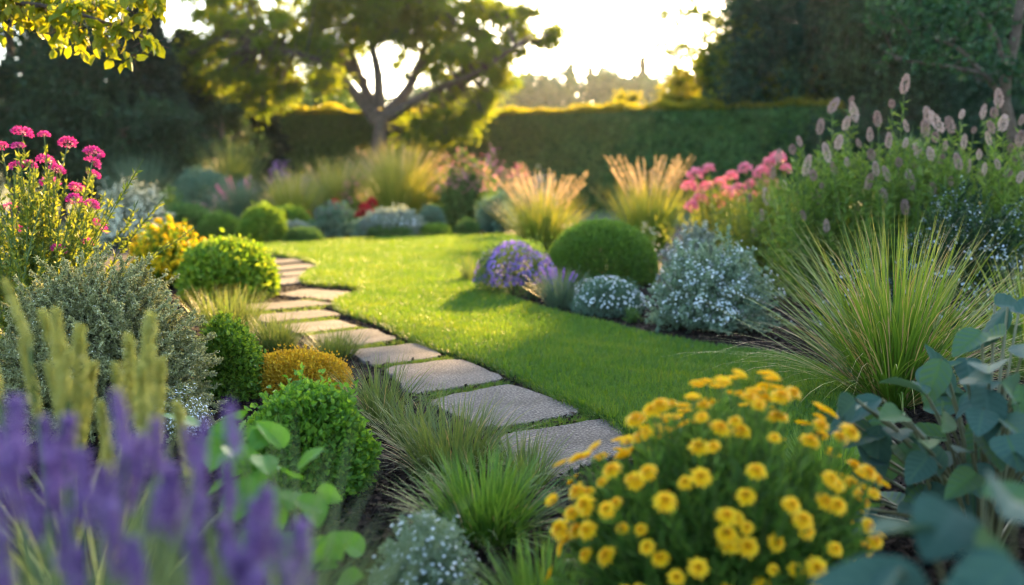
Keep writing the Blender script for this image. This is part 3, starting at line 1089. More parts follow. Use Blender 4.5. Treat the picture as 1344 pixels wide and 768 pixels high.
tb = tp(497, 240)
big_limbs = [
    [tp(492, 160), tp(462, 118, -.4), tp(432, 88, -.8), tp(398, 72, -1.2), tp(345, 62, -1.8)],
    [tp(493, 150), tp(474, 105, .5), tp(458, 60, 1), tp(440, 15, 1.6)],
    [tp(498, 140), tp(496, 95, -.4), tp(488, 50, -.8), tp(495, -10, -1)],
    [tp(506, 150), tp(532, 122, .4), tp(548, 90, .8), tp(562, 40, 1.4), tp(570, -10, 1.8)],
    [tp(508, 155), tp(545, 132, -.6), tp(585, 112, -1), tp(625, 96, -1.6), tp(676, 62, -2)],
    [tp(478, 110, .3), tp(430, 60, 1.2), tp(380, 25, 2), tp(320, 10, 2.4)],
    [tp(545, 95, .6), tp(590, 55, 1), tp(640, 25, 1.4)],
]
BIG = [(300, 60, 1.9), (268, 95, 1.2), (345, 95, 1.5), (350, 30, 1.9), (400, 20, 1.9), (390, 80, 1.4), (440, -10, 2.0), (330, -20, 1.8), (290, 20, 1.0), (430, 50, 1.5), (480, -25, 2.1), (500, 20, 1.7), (540, -15, 2.0),
       (560, 30, 1.6), (600, -10, 1.8), (610, 45, 1.5), (640, 10, 1.5), (650, 70, 1.2), (665, 35, 1.3), (690, 55, .9), (715, 50, .6), (722, 42, .35), (620, 95, 1.1), (590, 120, 1.0), (560, 140, .9), (550, 165, .65), (575, 172, .55),
       (600, 150, .8), (545, 105, 1.0), (635, 125, .8), (655, 105, .6), (570, 85, 1.1), (450, 100, .9), (425, 110, .8), (380, 115, .8), (330, 130, .7), (290, 125, .8), (520, 75, .7), (470, 65, .9), (610, 170, .4), (530, 170, .4), (690, 15, .5), (575, 160, .8), (605, 160, .8), (555, 150, .8), (625, 140, .8), (590, 178, .4), (545, 180, .35), (470, -10, 1.6), (410, 50, 1.4), (360, 60, 1.4), (310, 90, 1.2), (520, -5, 1.5), (580, 10, 1.4), (630, 60, 1.2), (600, 75, 1.0), (440, 75, 1.0), (505, 20, 1.2), (530, 32, 1.0), (548, 8, 1.2), (518, 46, .8), (485, 35, 1.0), (540, 52, .6), (262, 20, .5), (240, 48, .4), (285, -5, .6), (250, -12, .5), (300, 38, .5), (270, 60, .6)]
g0 = np.random.default_rng(4)
bigcl = []
for px, py, r in BIG:
    for k in range(max(3, int(9 * r))):
        qx, qy = px + g0.normal(0, 13 * r), py + g0.normal(0, 9 * r)
        open_ = 440 < qx < 562 and 62 < qy < 160  # the forked limbs stay in view here
        if open_ and (k % 3 or qy > 100):
            continue
        bigcl.append((tp(qx, qy, g0.uniform(1.5, 3.5) if open_ else (g0.normal(0, 1.2) if r > .8 else g0.uniform(-1, 1))), g0.uniform(.4, .8)))
tree('broadleaf_tree', 'broad spreading tree with a forked trunk and sunlit crown beyond the lawn', 'tree', (tb[0], tb[1], 0),
     [(tb[0], TY, -.1), tp(497, 205), tp(499, 175), tp(500, 145)], .44, big_limbs, bigcl, 185, .18, M_CROWN, flat=.8, W=.62, droop=.3, twig=.045, limb_r=.62, sides=14)

# dark trees behind the left border
LT = 'dark trees behind the left border'
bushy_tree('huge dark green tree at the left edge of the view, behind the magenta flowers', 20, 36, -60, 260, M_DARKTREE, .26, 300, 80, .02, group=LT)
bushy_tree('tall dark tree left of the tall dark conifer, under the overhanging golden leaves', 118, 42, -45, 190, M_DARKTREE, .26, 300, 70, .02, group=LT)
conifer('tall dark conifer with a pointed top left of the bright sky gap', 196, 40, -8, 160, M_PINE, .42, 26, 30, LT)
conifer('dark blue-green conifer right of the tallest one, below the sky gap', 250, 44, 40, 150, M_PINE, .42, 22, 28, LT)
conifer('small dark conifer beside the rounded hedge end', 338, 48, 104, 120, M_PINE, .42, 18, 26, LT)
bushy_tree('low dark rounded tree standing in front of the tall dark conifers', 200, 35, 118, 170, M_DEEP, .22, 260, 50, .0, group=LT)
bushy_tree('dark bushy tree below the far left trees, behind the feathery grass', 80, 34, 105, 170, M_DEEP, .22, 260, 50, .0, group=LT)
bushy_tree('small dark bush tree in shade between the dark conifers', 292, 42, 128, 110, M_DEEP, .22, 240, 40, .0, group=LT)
bushy_tree('yellow-green backlit tree beyond the hedge, left of the big spreading tree', 318, 58, 58, 170, M_GOLDLEAF, .26, 320, 60, .1)
bushy_tree('grey-green tree beyond the hedge, seen under the left limbs of the big tree', 415, 62, 74, 170, M_MID, .28, 320, 60, .1)
bushy_tree('small rounded golden tree peeping over the long hedge below the ridge', 824, 60, 112, 58, M_GOLDLEAF, .26, 160, 26, .1)

# a gap among the crowns lets one patch of sun reach the lawn
PATCH = G(622, 434)[:2]


def sun_hole(p):
    k = p[:, 2] / TOSUN.z
    q = p[:, :2] - np.array([TOSUN.x, TOSUN.y]) * k[:, None] - PATCH
    return (q[:, 0] / .7) ** 2 + (q[:, 1] / 1.9) ** 2 < 1


# dark trees at the right, tall ones among them whose crowns shade the near lawn
RT = 'dark trees behind the hedge at the right'
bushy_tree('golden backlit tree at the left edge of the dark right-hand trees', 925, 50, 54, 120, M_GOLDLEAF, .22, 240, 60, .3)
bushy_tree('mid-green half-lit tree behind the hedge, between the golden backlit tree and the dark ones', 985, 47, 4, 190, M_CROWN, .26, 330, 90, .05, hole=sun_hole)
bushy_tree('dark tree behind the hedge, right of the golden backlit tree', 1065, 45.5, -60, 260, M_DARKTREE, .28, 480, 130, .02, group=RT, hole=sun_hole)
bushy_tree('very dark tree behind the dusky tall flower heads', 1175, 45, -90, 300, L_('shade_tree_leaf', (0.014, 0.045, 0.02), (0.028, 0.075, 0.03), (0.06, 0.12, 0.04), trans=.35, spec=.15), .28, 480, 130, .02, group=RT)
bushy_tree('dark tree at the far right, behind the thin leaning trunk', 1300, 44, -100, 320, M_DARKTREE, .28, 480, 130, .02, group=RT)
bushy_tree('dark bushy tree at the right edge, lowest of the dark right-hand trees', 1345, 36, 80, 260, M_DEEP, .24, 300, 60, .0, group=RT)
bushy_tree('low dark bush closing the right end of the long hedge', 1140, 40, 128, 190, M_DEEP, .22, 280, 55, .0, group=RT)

for (tx, ty, zb, zt, rx, lab, px, top, w) in ((14.4, 50.5, 13.0, 22, 3.8, 'tall bare-stemmed tree among the dark right-hand trees, nearer the golden one', 0, 0, 0), (20.8, 50.5, 12.6, 23, 4.2, 'tall bare-stemmed tree among the dark right-hand trees, nearer the right edge', 0, 0, 0)):
    gg = np.random.default_rng(int(tx * 10))
    cl = []
    for k in range(90):
        d = gg.normal(size=3)
        d /= np.linalg.norm(d)
        rr = gg.random() ** .4
        cl.append(((tx + d[0] * rx * rr, ty + d[1] * 2.6 * rr, (zb + zt) / 2 + d[2] * (zt - zb) / 2 * rr), gg.uniform(.8, 1.3)))
    tree('tall_tree', lab, 'tree', (tx, ty, 0), [(tx, ty, -.1), (tx + .1, ty, 5), (tx - .1, ty, 10), (tx, ty, zt - 2)], .2,
         [[(tx, ty, zb - 1 + k), (tx + math.cos(k * 2.1) * rx * .5, ty + math.sin(k * 2.1), zb + k * 1.2), (tx + math.cos(k * 2.1) * rx * .8, ty + math.sin(k * 2.1) * 2, zb + 1 + k * 1.4)] for k in range(5)],
         cl, 650, .36, M_DARKTREE, RT, hole=sun_hole)

# sparse alder-like branches against the sky, left edge of the right-hand trees
AY = 47.0
acl = [(at(px + g0.normal(0, 9), py + g0.normal(0, 7), AY + g0.uniform(-1, 1)), .5 + .3 * r) for _k in range(3) for px, py, r in ((872, 18, .35), (890, 12, .5), (905, 5, .6), (900, 35, .5), (925, 20, .7), (930, 50, .7), (885, 62, .4), (905, 70, .5), (868, 58, .25), (930, 75, .5), (950, 30, .9), (955, 0, .9), (960, 65, .8), (915, -15, .8), (985, 40, 1), (990, -5, 1), (895, 82, .3))]
ab = at(1000, 240, AY)
tree('alder_tree', 'loose tree whose thin twigs stand dark against the bright sky, right of the sun', 'tree', (ab[0], AY, 0), [(ab[0], AY, -.1), at(998, 150, AY), at(994, 70, AY), at(990, -20, AY)], .22,
     [[at(995, 100, AY), at(960, 72, AY), at(925, 66, AY), at(880, 60, AY)], [at(993, 60, AY), at(955, 30, AY), at(915, 18, AY), at(872, 16, AY)], [at(992, 20, AY), at(955, -10, AY), at(910, -18, AY)]],
     acl, 62, .2, M_CROWN, W=.6, twig=.045)

# near tree at the right edge
NY = 15.0
ncl = [(at(px, py, NY + g0.uniform(-1, 1)), r) for px, py, r in ((1150, 16, .22), (1172, 28, .3), (1195, 12, .4), (1215, 38, .38), (1238, 12, .45), (1200, 68, .3), (1172, 74, .25), (1228, 72, .35), (1160, 84, .16), (1252, 52, .4), (1268, 20, .45),
                                                                (1290, 60, .4), (1300, 20, .5), (1325, 45, .45), (1340, 15, .5), (1262, 92, .26), (1318, 88, .35), (1345, 90, .4), (1200, -20, .5), (1260, -25, .6), (1320, -30, .6), (1150, -15, .4), (1140, 30, .14))]
nb_ = at(1345, 240, NY)
tree('small_tree', 'slender tree with a thin leaning trunk and loose leaves at the right edge', 'tree', (nb_[0], NY, 0), [(nb_[0], NY, -.1), at(1330, 190, NY), at(1318, 125, NY), at(1330, 60, NY), at(1342, -10, NY)], .1,
     [[at(1319, 128, NY), at(1290, 98, NY), at(1255, 62, NY), at(1195, 45, NY)], [at(1322, 110, NY), at(1312, 60, NY), at(1285, 15, NY), at(1250, -10, NY)], [at(1290, 98, NY), at(1245, 88, NY), at(1175, 78, NY)], [at(1328, 80, NY), at(1338, 40, NY), at(1344, 0, NY)]],
     ncl, 95, .11, MATS['shade_tree_leaf'], W=.62, twig=.012, limb_r=.5, hexa=True)

# overhanging golden branch at the top left; its trunk stands outside the view
OY = 7.0
ocl = [(at(px, py, OY + g0.uniform(-.25, .25)), r) for px, py, r in ((6, 12, .13), (28, 8, .14), (45, 28, .12), (52, 5, .16), (75, 22, .17), (78, 48, .09), (98, 8, .17), (104, 38, .15), (112, 60, .08), (128, 20, .17), (136, 50, .13), (150, 5, .17), (152, 66, .09), (160, 36, .15), (172, 76, .07),
                                                                  (182, 18, .14), (190, 52, .1), (204, 58, .06), (206, 4, .12), (186, -15, .2), (120, -20, .25), (60, -22, .25), (0, -20, .25), (-40, 10, .25), (-50, -30, .3), (2, 40, .05))]
ob = np.array([-6.0, 7.3, 0])
tree('overhanging_tree', 'golden-green leafy branch hanging into the view at the top left corner', 'tree', ob, [(-6.0, 7.3, -.1), (-5.9, 7.3, 1.5), (-5.7, 7.2, 3.0), (-5.5, 7.2, 4.4)], .14,
     [[(-5.75, 7.2, 2.7), at(-90, 5, OY), at(0, 2, OY), at(70, 10, OY), at(140, 30, OY), at(195, 52, OY)], [(-5.7, 7.2, 3.1), at(-60, -40, OY), at(60, -30, OY), at(140, -15, OY), at(205, 0, OY)]],
     ocl, 34, .1, L_('golden_branch_leaf', (0.13, 0.19, 0.012), (0.2, 0.24, 0.015), (0.28, 0.28, 0.02), trans=0.55, tint=(1.35, 1.15, .35)), W=.6, droop=.9, twig=.006, limb_r=.3, hexa=True)

# ------------------------------------------------------------------ back border, beyond the lawn
grass('ornamental_grass', 'feathery grey-green grass in shade behind the silver white-flowered shrub', 'grass clump', 185, 292, 200, 110, G_BLUE, 900, .022, (.05, .7), (.2, .9))
spray('flowering_shrub', 'silvery shrub covered in cream-white flowers, behind the yellow daisy-like bush', 'shrub', 172, 322, 232, 122, M_SILVER, .07, 150, 36, W=.4, bloom=(M_CREAM, 7, .06), stem_r=.006, twigs=2)
mound('shrub', 'dark blue-green dome of fine foliage in the back border', 'shrub', 270, 292, 220, 84, M_BLUEG, .13, 5000, W=.3, upright=.8)
grass('ornamental_grass', 'tall soft green grass clump in front of the small dark conifer', 'grass clump', 304, 288, 180, 66, G_OLIVE, 700, .022, (.02, .5), (.1, .8))
r_, h_, rr_ = grass('ornamental_grass', 'blue-green grass clump with a few pale pink spikes in the back border', 'grass clump', 318, 302, 232, 74, G_BLUE, 800, .02, (.03, .7), (.2, 1.0), plumes=(7, M_PINK, .22, .02))
grass('ornamental_grass', 'gold-tipped grass clump left of the small orange-tipped one', 'grass clump', 386, 302, 222, 74, G_GOLD, 620, .022, (.03, .75), (.1, .6), plumes=(14, M_STRAW, .4, .016))
grass('ornamental_grass', 'small orange-tipped grass clump left of the big round grass', 'grass clump', 440, 298, 208, 62, G_GOLD, 560, .022, (.03, .6), (.1, .5), plumes=(14, M_STRAW, .4, .018))
grass('ornamental_grass', 'big round green grass clump with glowing tips below the tree trunk', 'grass clump', 522, 300, 188, 112, G_GOLD, 1200, .026, (.02, .85), (.1, .9), hvar=.35, plumes=(26, M_STRAW, .3, .02))  # sunlit glow of the tips is put into the blade colour
spray('flowering_shrub', 'mauve-purple flower cluster left of the tree trunk, below the hedge', 'flowering shrub', 372, 294, 205, 62, M_MID, .1, 60, 22, bloom=(M_MAUVE, 10, .09), bloomz=.6, stem_r=.006, leafstart=.1)
spray('flowering_shrub', 'thin mauve-flowered plant between the green and the blue-green grass', 'flowering shrub', 325, 290, 226, 40, M_MID, .09, 36, 22, bloom=(M_MAUVE, 7, .08), bloomz=.6, stem_r=.005)
spray('flowering_shrub', 'big dark green shrub topped with glowing pink flowers, right of the round grass', 'flowering shrub', 612, 302, 194, 116, M_MID, .13, 260, 44, hvar=.5, bloom=(M_PINK, 6, .07), bloomz=.5, twigs=1, stem_r=.006, leafstart=.02)
spray('flowering_shrub', 'purple-pink flower cluster rising behind the glowing pink shrub', 'flowering shrub', 640, 290, 186, 48, M_MID, .1, 60, 22, bloom=(M_MAUVE, 10, .085), bloomz=.6, stem_r=.006)
spray('flowering_shrub', 'pale pink flowers at the right end of the back border', 'flowering shrub', 668, 296, 205, 60, M_BLUEG, .1, 90, 34, bloom=(M_PINK, 6, .07), bloomz=.6, stem_r=.006, leafstart=.02)
spray('flowering_shrub', 'hazy lilac flowered shrub behind the gold-tipped grass of the right border', 'flowering shrub', 706, 292, 212, 72, M_BLUEG, .1, 90, 30, bloom=(L_('lilac_petal', (.38, .3, .46), (.5, .42, .56), trans=.3, tint=(1, 1, 1)), 6, .06), stem_r=.006)
mound('shrub', 'low green dome behind the yellow-flowered bush, under the blue-green dome', 'shrub', 246, 314, 268, 64, M_MID, .075, 4500)
mound('shrub', 'small green dome right of its larger twin, above the lime ball shrub', 'shrub', 292, 316, 281, 56, M_BOX, .07, 4000)
mound('shrub', 'round yellow-green ball shrub at the far left corner of the lawn', 'shrub', 346, 320, 272, 54, M_LIME, .085, 4200)
mound('shrub', 'yellow-green low shrub half hidden behind the round yellow-green ball', 'shrub', 382, 311, 271, 52, M_LIME, .085, 3200)
mound('edging_plant', 'silver-blue low plant right of the round yellow-green ball', 'plant', 388, 316, 292, 50, M_SILVER, .06, 5000)
mound('edging_plant', 'bright green low cushion in front of the silver-blue plant', 'plant', 398, 319, 300, 50, M_MID, .05, 4000)
spray('shrub', 'grey-green bush dotted with a few red flowers', 'shrub', 440, 313, 262, 86, M_BLUEG, .11, 130, 40, W=.3, stem_r=.005, leafstart=.02, bloom=(M_MAUVE, 1, .05), bloomz=.6)
mound('edging_plant', 'silver-white low plant at the far edge of the lawn', 'plant', 515, 310, 277, 82, M_SILVER, .11, 4200, sprig=.2, bloom=(M_WHITE, 240, .05, .45))
mound('edging_plant', 'bright green cushion in front of the silver-white plant', 'plant', 512, 311.5, 295, 60, M_MID, .05, 5000)
mound('edging_plant', 'flat bright green cushion right of the silver-white plant', 'plant', 570, 310, 294, 50, M_LIME, .05, 4500)
mound('edging_plant', 'small bluish cushion behind the flat bright green one', 'plant', 566, 306, 272, 36, M_BLUEG, .06, 4000)
mound('edging_plant', 'small round green cushion at the far right corner of the lawn', 'plant', 613, 309, 288, 30, M_MID, .05, 3500)
spray('shrub', 'dark blue-green shrub at the foot of the pale pink flowers', 'shrub', 650, 306, 248, 70, M_BLUEG, .12, 120, 40, W=.4, stem_r=.005, leafstart=.02)


def red_flower(px, py, Y, lab):
    g = rng_()
    p = at(px, py, Y)
    root = thing('red_flower', lab, 'flower', (p[0], p[1], 0), 'red flowers of the back border')
    b = Buf()
    tubes(b, np.array([[[0, 0, 0], [.02, 0, p[2] * .5], [0, 0, p[2]]]]), np.array([[.012, .01, .008]]), 4)
    z = np.linspace(.2, .9, 14) * p[2]
    leaves(b, np.column_stack([z * 0, z * 0, z]), rand_dirs(14, g) + [0, 0, .3], rand_dirs(14, g), .16, .06, g)
    b.obj('stem', M_MID, root)
    for k in range(3):
        hb = Buf()
        c = np.array([g.normal(0, .07), g.normal(0, .05), p[2] + g.normal(0, .05)])
        d = dome_dirs(60, g, -.4)
        leaves(hb, c + d * .05, d, rand_dirs(60, g), .09, .07, g)
        hb.obj('bloom', M_RED, root)


for a_ in ((399, 286, 24.5, 'red flower beside the silver-blue plant'), (441, 270, 24.6, 'red flower above the grey-green bush'), (478, 276, 24.4, 'dull red flower left of the brightest red ones'), (486, 268, 24.8, 'brightest red flower at the foot of the big round grass'), (474, 280, 25.1, 'lowest red flower by the silver-white plant')):
    red_flower(*a_)
spray('flowering_plant', 'pink flowers with an orange touch, between the green domes and the blue-green dome', 'plant', 265, 303, 258, 46, M_MID, .06, 24, 18, bloom=(M_PINK, 7, .06), stem_r=.005)

# ------------------------------------------------------------------ left border, middle distance
for a_ in (('blue-green leafy plant filling the gap between the two gold-tipped grass clumps', 415, 296, 240, 44, M_BLUEG, None), ('pale pink spires standing behind the grey-green bush', 470, 298, 226, 40, M_MID, M_PINK), ('green leafy plant between the round grass and the pink shrub', 572, 299, 222, 44, M_MID, M_MAUVE),
           ('grey-green leafy plant at the right end of the back border', 690, 298, 244, 60, M_BLUEG, None), ('green plant with rosy tips between the blue-green dome and the tall soft grass', 296, 297, 240, 50, M_MID, M_PINK), ('leafy green plant left of the blue-green dome', 226, 300, 238, 50, M_MID, None),
           ('rose-pink flower cluster glowing just left of the pink-topped shrub', 584, 297, 202, 44, M_MID, M_PINK), ('pink flower heads between the pink-topped shrub and the lilac haze', 684, 294, 208, 48, M_MID, M_PINK),
           ('orange-pink flowers left of the big round grass', 462, 300, 232, 36, M_MID, M_PINK), ('mauve-tipped plant standing before the rounded hedge end', 405, 291, 222, 42, M_MID, M_MAUVE)):
    spray('border_plant', a_[0], 'plant', *a_[1:5], a_[5], .12, 70, 30, W=.35, stem_r=.006, leafstart=.05, bloom=(a_[6], 7, .08) if a_[6] else None, bloomz=.55)
r0, h0, rad0, P0 = spray('flowering_bush', 'bush full of small golden yellow flowers behind the lime ball shrub', 'bush', 222, 376, 284, 138, M_LIMEY, .06, 200, 40, W=.4, stem_r=.004, twigs=1, leafstart=.1, hvar=.35)


def yellow_heads():
    g = rng_()
    tips = P0[:200, -1]
    me = Buf()
    d = dome_dirs(70, g, -.3)
    leaves(me, d * .018, d, rand_dirs(70, g), .03, .022, g)
    M_BUTTER = L_('butter_petal', (0.78, 0.5, 0.006), (0.84, 0.6, 0.01), (0.86, 0.68, 0.02), trans=.35, tint=(1, 1, .6))
    mesh = me.mesh('yellow_bloom', M_BUTTER)
    order = np.argsort(-tips[:, 2] + .25 * tips[:, 1])
    for i in order[:96]:
        place(mesh, 'bloom', r0, tips[i], rand_dirs(1, g)[0] + [0, 0, 1.5], scale=g.uniform(.65, 1.1))
    rest = Buf()
    for i in order[96:]:
        leaves(rest, tips[i] + d * .02, d, rand_dirs(70, g), .035, .025, g)
    # further small blooms down the sides
    side = P0[:, 5][g.random(len(P0)) < .8]
    for p in side:
        leaves(rest, p + d[:40] * .013, d[:40], rand_dirs(40, g), .024, .017, g)
    rest.obj('blossoms', M_BUTTER, r0, kind='stuff')


yellow_heads()
mound('ball_shrub', 'lime-green ball shrub with a sunlit yellow side, at the bare mulch by the path', 'shrub', 300, 392, 318, 118, M_LIMEY, .065, 8000, W=.7, hexa=True, lump=.14)
grass('grass_tuft', 'sunlit wispy grass below the lime ball shrub', 'grass tuft', 300, 440, 376, 92, G_OLIVE, 420, .009, (.02, .6), (.1, .8), foot=.7)
grass('grass_tuft', 'olive grass tuft leaning over the narrow stepping stone', 'grass tuft', 362, 462, 408, 82, G_OLIVE, 420, .007, (.02, .8), (.1, 1.0), foot=.5)
grass('grass_tuft', 'low green grass between the amber mound and the stepping stones', 'grass tuft', 440, 470, 426, 100, G_OLIVE, 420, .006, (.05, .9), (.2, 1.0), foot=.5)
spray('silver_shrub', 'large airy shrub of fine silvery twigs below the magenta flowers', 'shrub', 132, 556, 332, 300, M_SAGE, .021, 620, 110, W=.55, spread=1.0, bend=.5, stem_r=.0018, twigs=4, leafstart=.12, stem_mat=TWIG, hvar=.28, angle=1.3, bloom=(M_CREAM, 2, .008))
mound('lime_shrub', 'upright lime-green shrub between the silvery twigs and the amber mound', 'shrub', 302, 522, 424, 92, M_LIME, .032, 6500, W=.7, shell=.5, lump=.24, hexa=True)
mound('amber_mound', 'low golden amber mound behind the bright green ball', 'plant', 394, 516, 462, 138, M_AMBER, .02, 13000, W=.6, lump=.14, squash=.8)
mound('green_ball', 'bright green leafy ball shrub on the dark mulch, in front of the amber mound', 'shrub', 406, 644, 506, 166, L_('fresh_green_leaf', (0.06, 0.16, 0.015), (0.1, 0.23, 0.02), (0.18, 0.32, 0.03)), .029, 9500, W=.75, shell=.45, lump=.12, sharp=40, k=90, hexa=True, sprig=.13)
spray('white_flower_plant', 'low plant with tiny white flowers at the foot of the silvery shrub', 'plant', 232, 572, 508, 130, M_SAGE, .02, 90, 30, W=.4, bloom=(M_WHITE, 5, .012), stem_r=.0015, twigs=2)


# magenta flowers
def magenta():
    g = rng_()
    Y = 6.2
    g0_ = G(60, 500)
    x0 = at(52, 300, Y)[0]
    root = thing('magenta_flower_plant', 'tall bushy plant with flat magenta flower heads at the left edge', 'flower plant', (x0, Y, 0))
    heads = [(29, 176), (58, 178), (89, 189), (24, 193), (123, 202), (121, 214), (123, 230), (75, 224), (66, 241), (39, 217), (2, 193), (22, 219), (101, 249), (97, 262), (120, 269), (12, 273), (29, 302), (128, 298), (115, 319), (77, 328), (60, 212), (-18, 210), (-25, 260)]
    mes = []
    for v in range(3):
        b = Buf()
        n = 230
        d = dome_dirs(n, g, -.15)
        p = d * np.array([.058, .058, .04]) * (.75 + .25 * g.random((n, 1)))
        leaves(b, p, d + rand_dirs(n, g) * .5, rand_dirs(n, g) + d, .022 * g.uniform(.6, 1.2, n), .011, g)
        mes.append(b.mesh('magenta_head', M_MAGENTA))
    S = []
    for i, (px, py) in enumerate(heads):
        q = at(px, py, Y + g.uniform(-.3, .3)) - np.array([x0, Y, 0])
        s0 = np.array([g.normal(0, .1), g.normal(0, .1), 0])
        dirv = q - s0
        dirv = dirv / np.linalg.norm(dirv) + np.array([q[0] * .9, 0, .2])
        place(mes[i % 3], 'flower_head', root, q, dirv + g.normal(0, .25, 3), g.uniform(0, 6), g.uniform(.55, .98))
        S.append(curve([s0, s0 * .6 + q * .4 + [0, 0, .12], q], 10))
    for k in range(130):  # leafy stems without flowers
        q = np.array([g.normal(0, .3), g.normal(0, .28), g.uniform(.5, 1.42)])
        q[0] += .12 * (q[2] - .8)
        s0 = np.array([g.normal(0, .14), g.normal(0, .14), 0])
        S.append(curve([s0, s0 * .5 + q * .5 + [0, 0, .1], q], 10))
    S = np.array(S)
    sb = Buf()
    tubes(sb, S, np.tile(np.linspace(.006, .003, 10), (len(S), 1)), 4)
    sb.obj('stem', STEMG, root)
    N, per = len(S), 110
    t = .08 + .88 * g.random((N, per))
    i = (t * 9).astype(int)
    f = (t * 9 - i)[..., None]
    ar = np.arange(N)[:, None]
    pos = (S[ar, i] * (1 - f) + S[ar, i + 1] * f).reshape(-1, 3)
    tang = norm(S[ar, i + 1] - S[ar, i]).reshape(-1, 3)
    lb = Buf()
    leaves(lb, pos, tang + rand_dirs(len(pos), g) * .9, rand_dirs(len(pos), g), .05 * g.uniform(.6, 1.2, len(pos)), .017, g, curl=.1)
    lb.obj('foliage', L_('sunny_leaf', (0.1, 0.15, 0.02), (0.17, 0.22, 0.03), (0.27, 0.3, 0.05), trans=.5), root)


magenta()

# ------------------------------------------------------------------ right border
GP = 'gold-tipped grasses of the right border'
grass('ornamental_grass', 'gold-tipped grass fountain behind the purple asters', 'grass clump', 712, 330, 220, 128, G_GOLD, 620, .02, (.02, .8), (.05, .45), foot=.28, hvar=.4, length=.8, tmax=.8, group=GP, plumes=(54, M_STRAW, .38, .014))
grass('ornamental_grass', 'taller pinkish-tipped grass behind the clipped boxwood dome', 'grass clump', 850, 328, 198, 132, G_GOLD, 620, .019, (.02, .62), (.05, .4), foot=.3, hvar=.4, length=.76, tmax=.8, group=GP, plumes=(54, M_STRAW, .36, .014))
mound('boxwood_dome', 'clipped smooth boxwood dome in the right border', 'shrub', 790, 372, 288, 146, M_BOX, .034, 34000, W=.6, shell=.4, lump=.025, low=-.3, sprig=.03)
mound('aster_bush', 'bush of violet-purple asters at the lawn edge', 'flower bush', 674, 389, 316, 108, M_MID, .035, 8000, W=.4, lump=.35, sharp=26, k=50, sprig=.06, bloom=(M_PURPLE, 1900, .034, .25))
grass('lavender_tuft', 'grey-green tuft with a few lavender spikes below the boxwood dome', 'plant', 735, 406, 350, 74, G_BLUE, 330, .01, (.02, .8), (.1, .5), foot=.4, plumes=(12, M_PURPLE, .22, .008))
mound('white_flower_mound', 'small mound of tiny white flowers between the lavender tuft and the big white-flowered bush', 'flower mound', 798, 414, 364, 92, M_BLUEG, .03, 8000, W=.4, lump=.2, bloom=(M_WHITE, 420, .022, .3))
spray('white_flower_bush', 'big bush starred with white flowers at the lawn edge', 'flower bush', 934, 432, 306, 198, L_('pale_green_leaf', (0.13, 0.2, 0.12), (0.19, 0.27, 0.17), (0.29, 0.36, 0.25), trans=.35, tint=(1.1, 1.1, .8)), .036, 380, 48, W=.5, bloom=(M_WHITE, 9, .022), bloomfrac=.36, stem_r=.0025, twigs=2, leafstart=.03, hvar=.45, bend=.5)
spray('white_flower_bush', 'smaller white-flowered bush behind the big one, right of the boxwood dome', 'flower bush', 912, 388, 288, 108, M_SILVER, .04, 150, 40, W=.5, bloom=(M_WHITE, 9, .022), bloomfrac=.4, stem_r=.0025, twigs=2, leafstart=.05)
spray('edging_plant', 'small green sprig at the mulch edge under the big white-flowered bush', 'plant', 830, 424, 398, 32, M_MID, .03, 30, 20, stem_r=.0015)
grass('grass_tuft', 'small thin grass tuft at the lawn edge beside the purple asters', 'grass tuft', 618, 372, 332, 44, G_OLIVE, 120, .009, (.05, .8), (.1, .8), foot=.4)
spray('white_flower_stalks', 'thin stems with pale blue-white flowers above the boxwood dome', 'plant', 850, 345, 276, 46, M_MID, .04, 16, 22, bloom=(M_WHITE, 4, .03), stem_r=.003)


def cluster_mesh(name, mat, g, n, rad, L, W, low=-.5):
    b = Buf()
    d = dome_dirs(n, g, low)
    p = d * np.array(rad) * (.7 + .3 * g.random((n, 1)))
    leaves(b, p, d + rand_dirs(n, g) * .6, rand_dirs(n, g) + d, L * g.uniform(.6, 1.2, n), W, g)
    return b.mesh(name, mat)


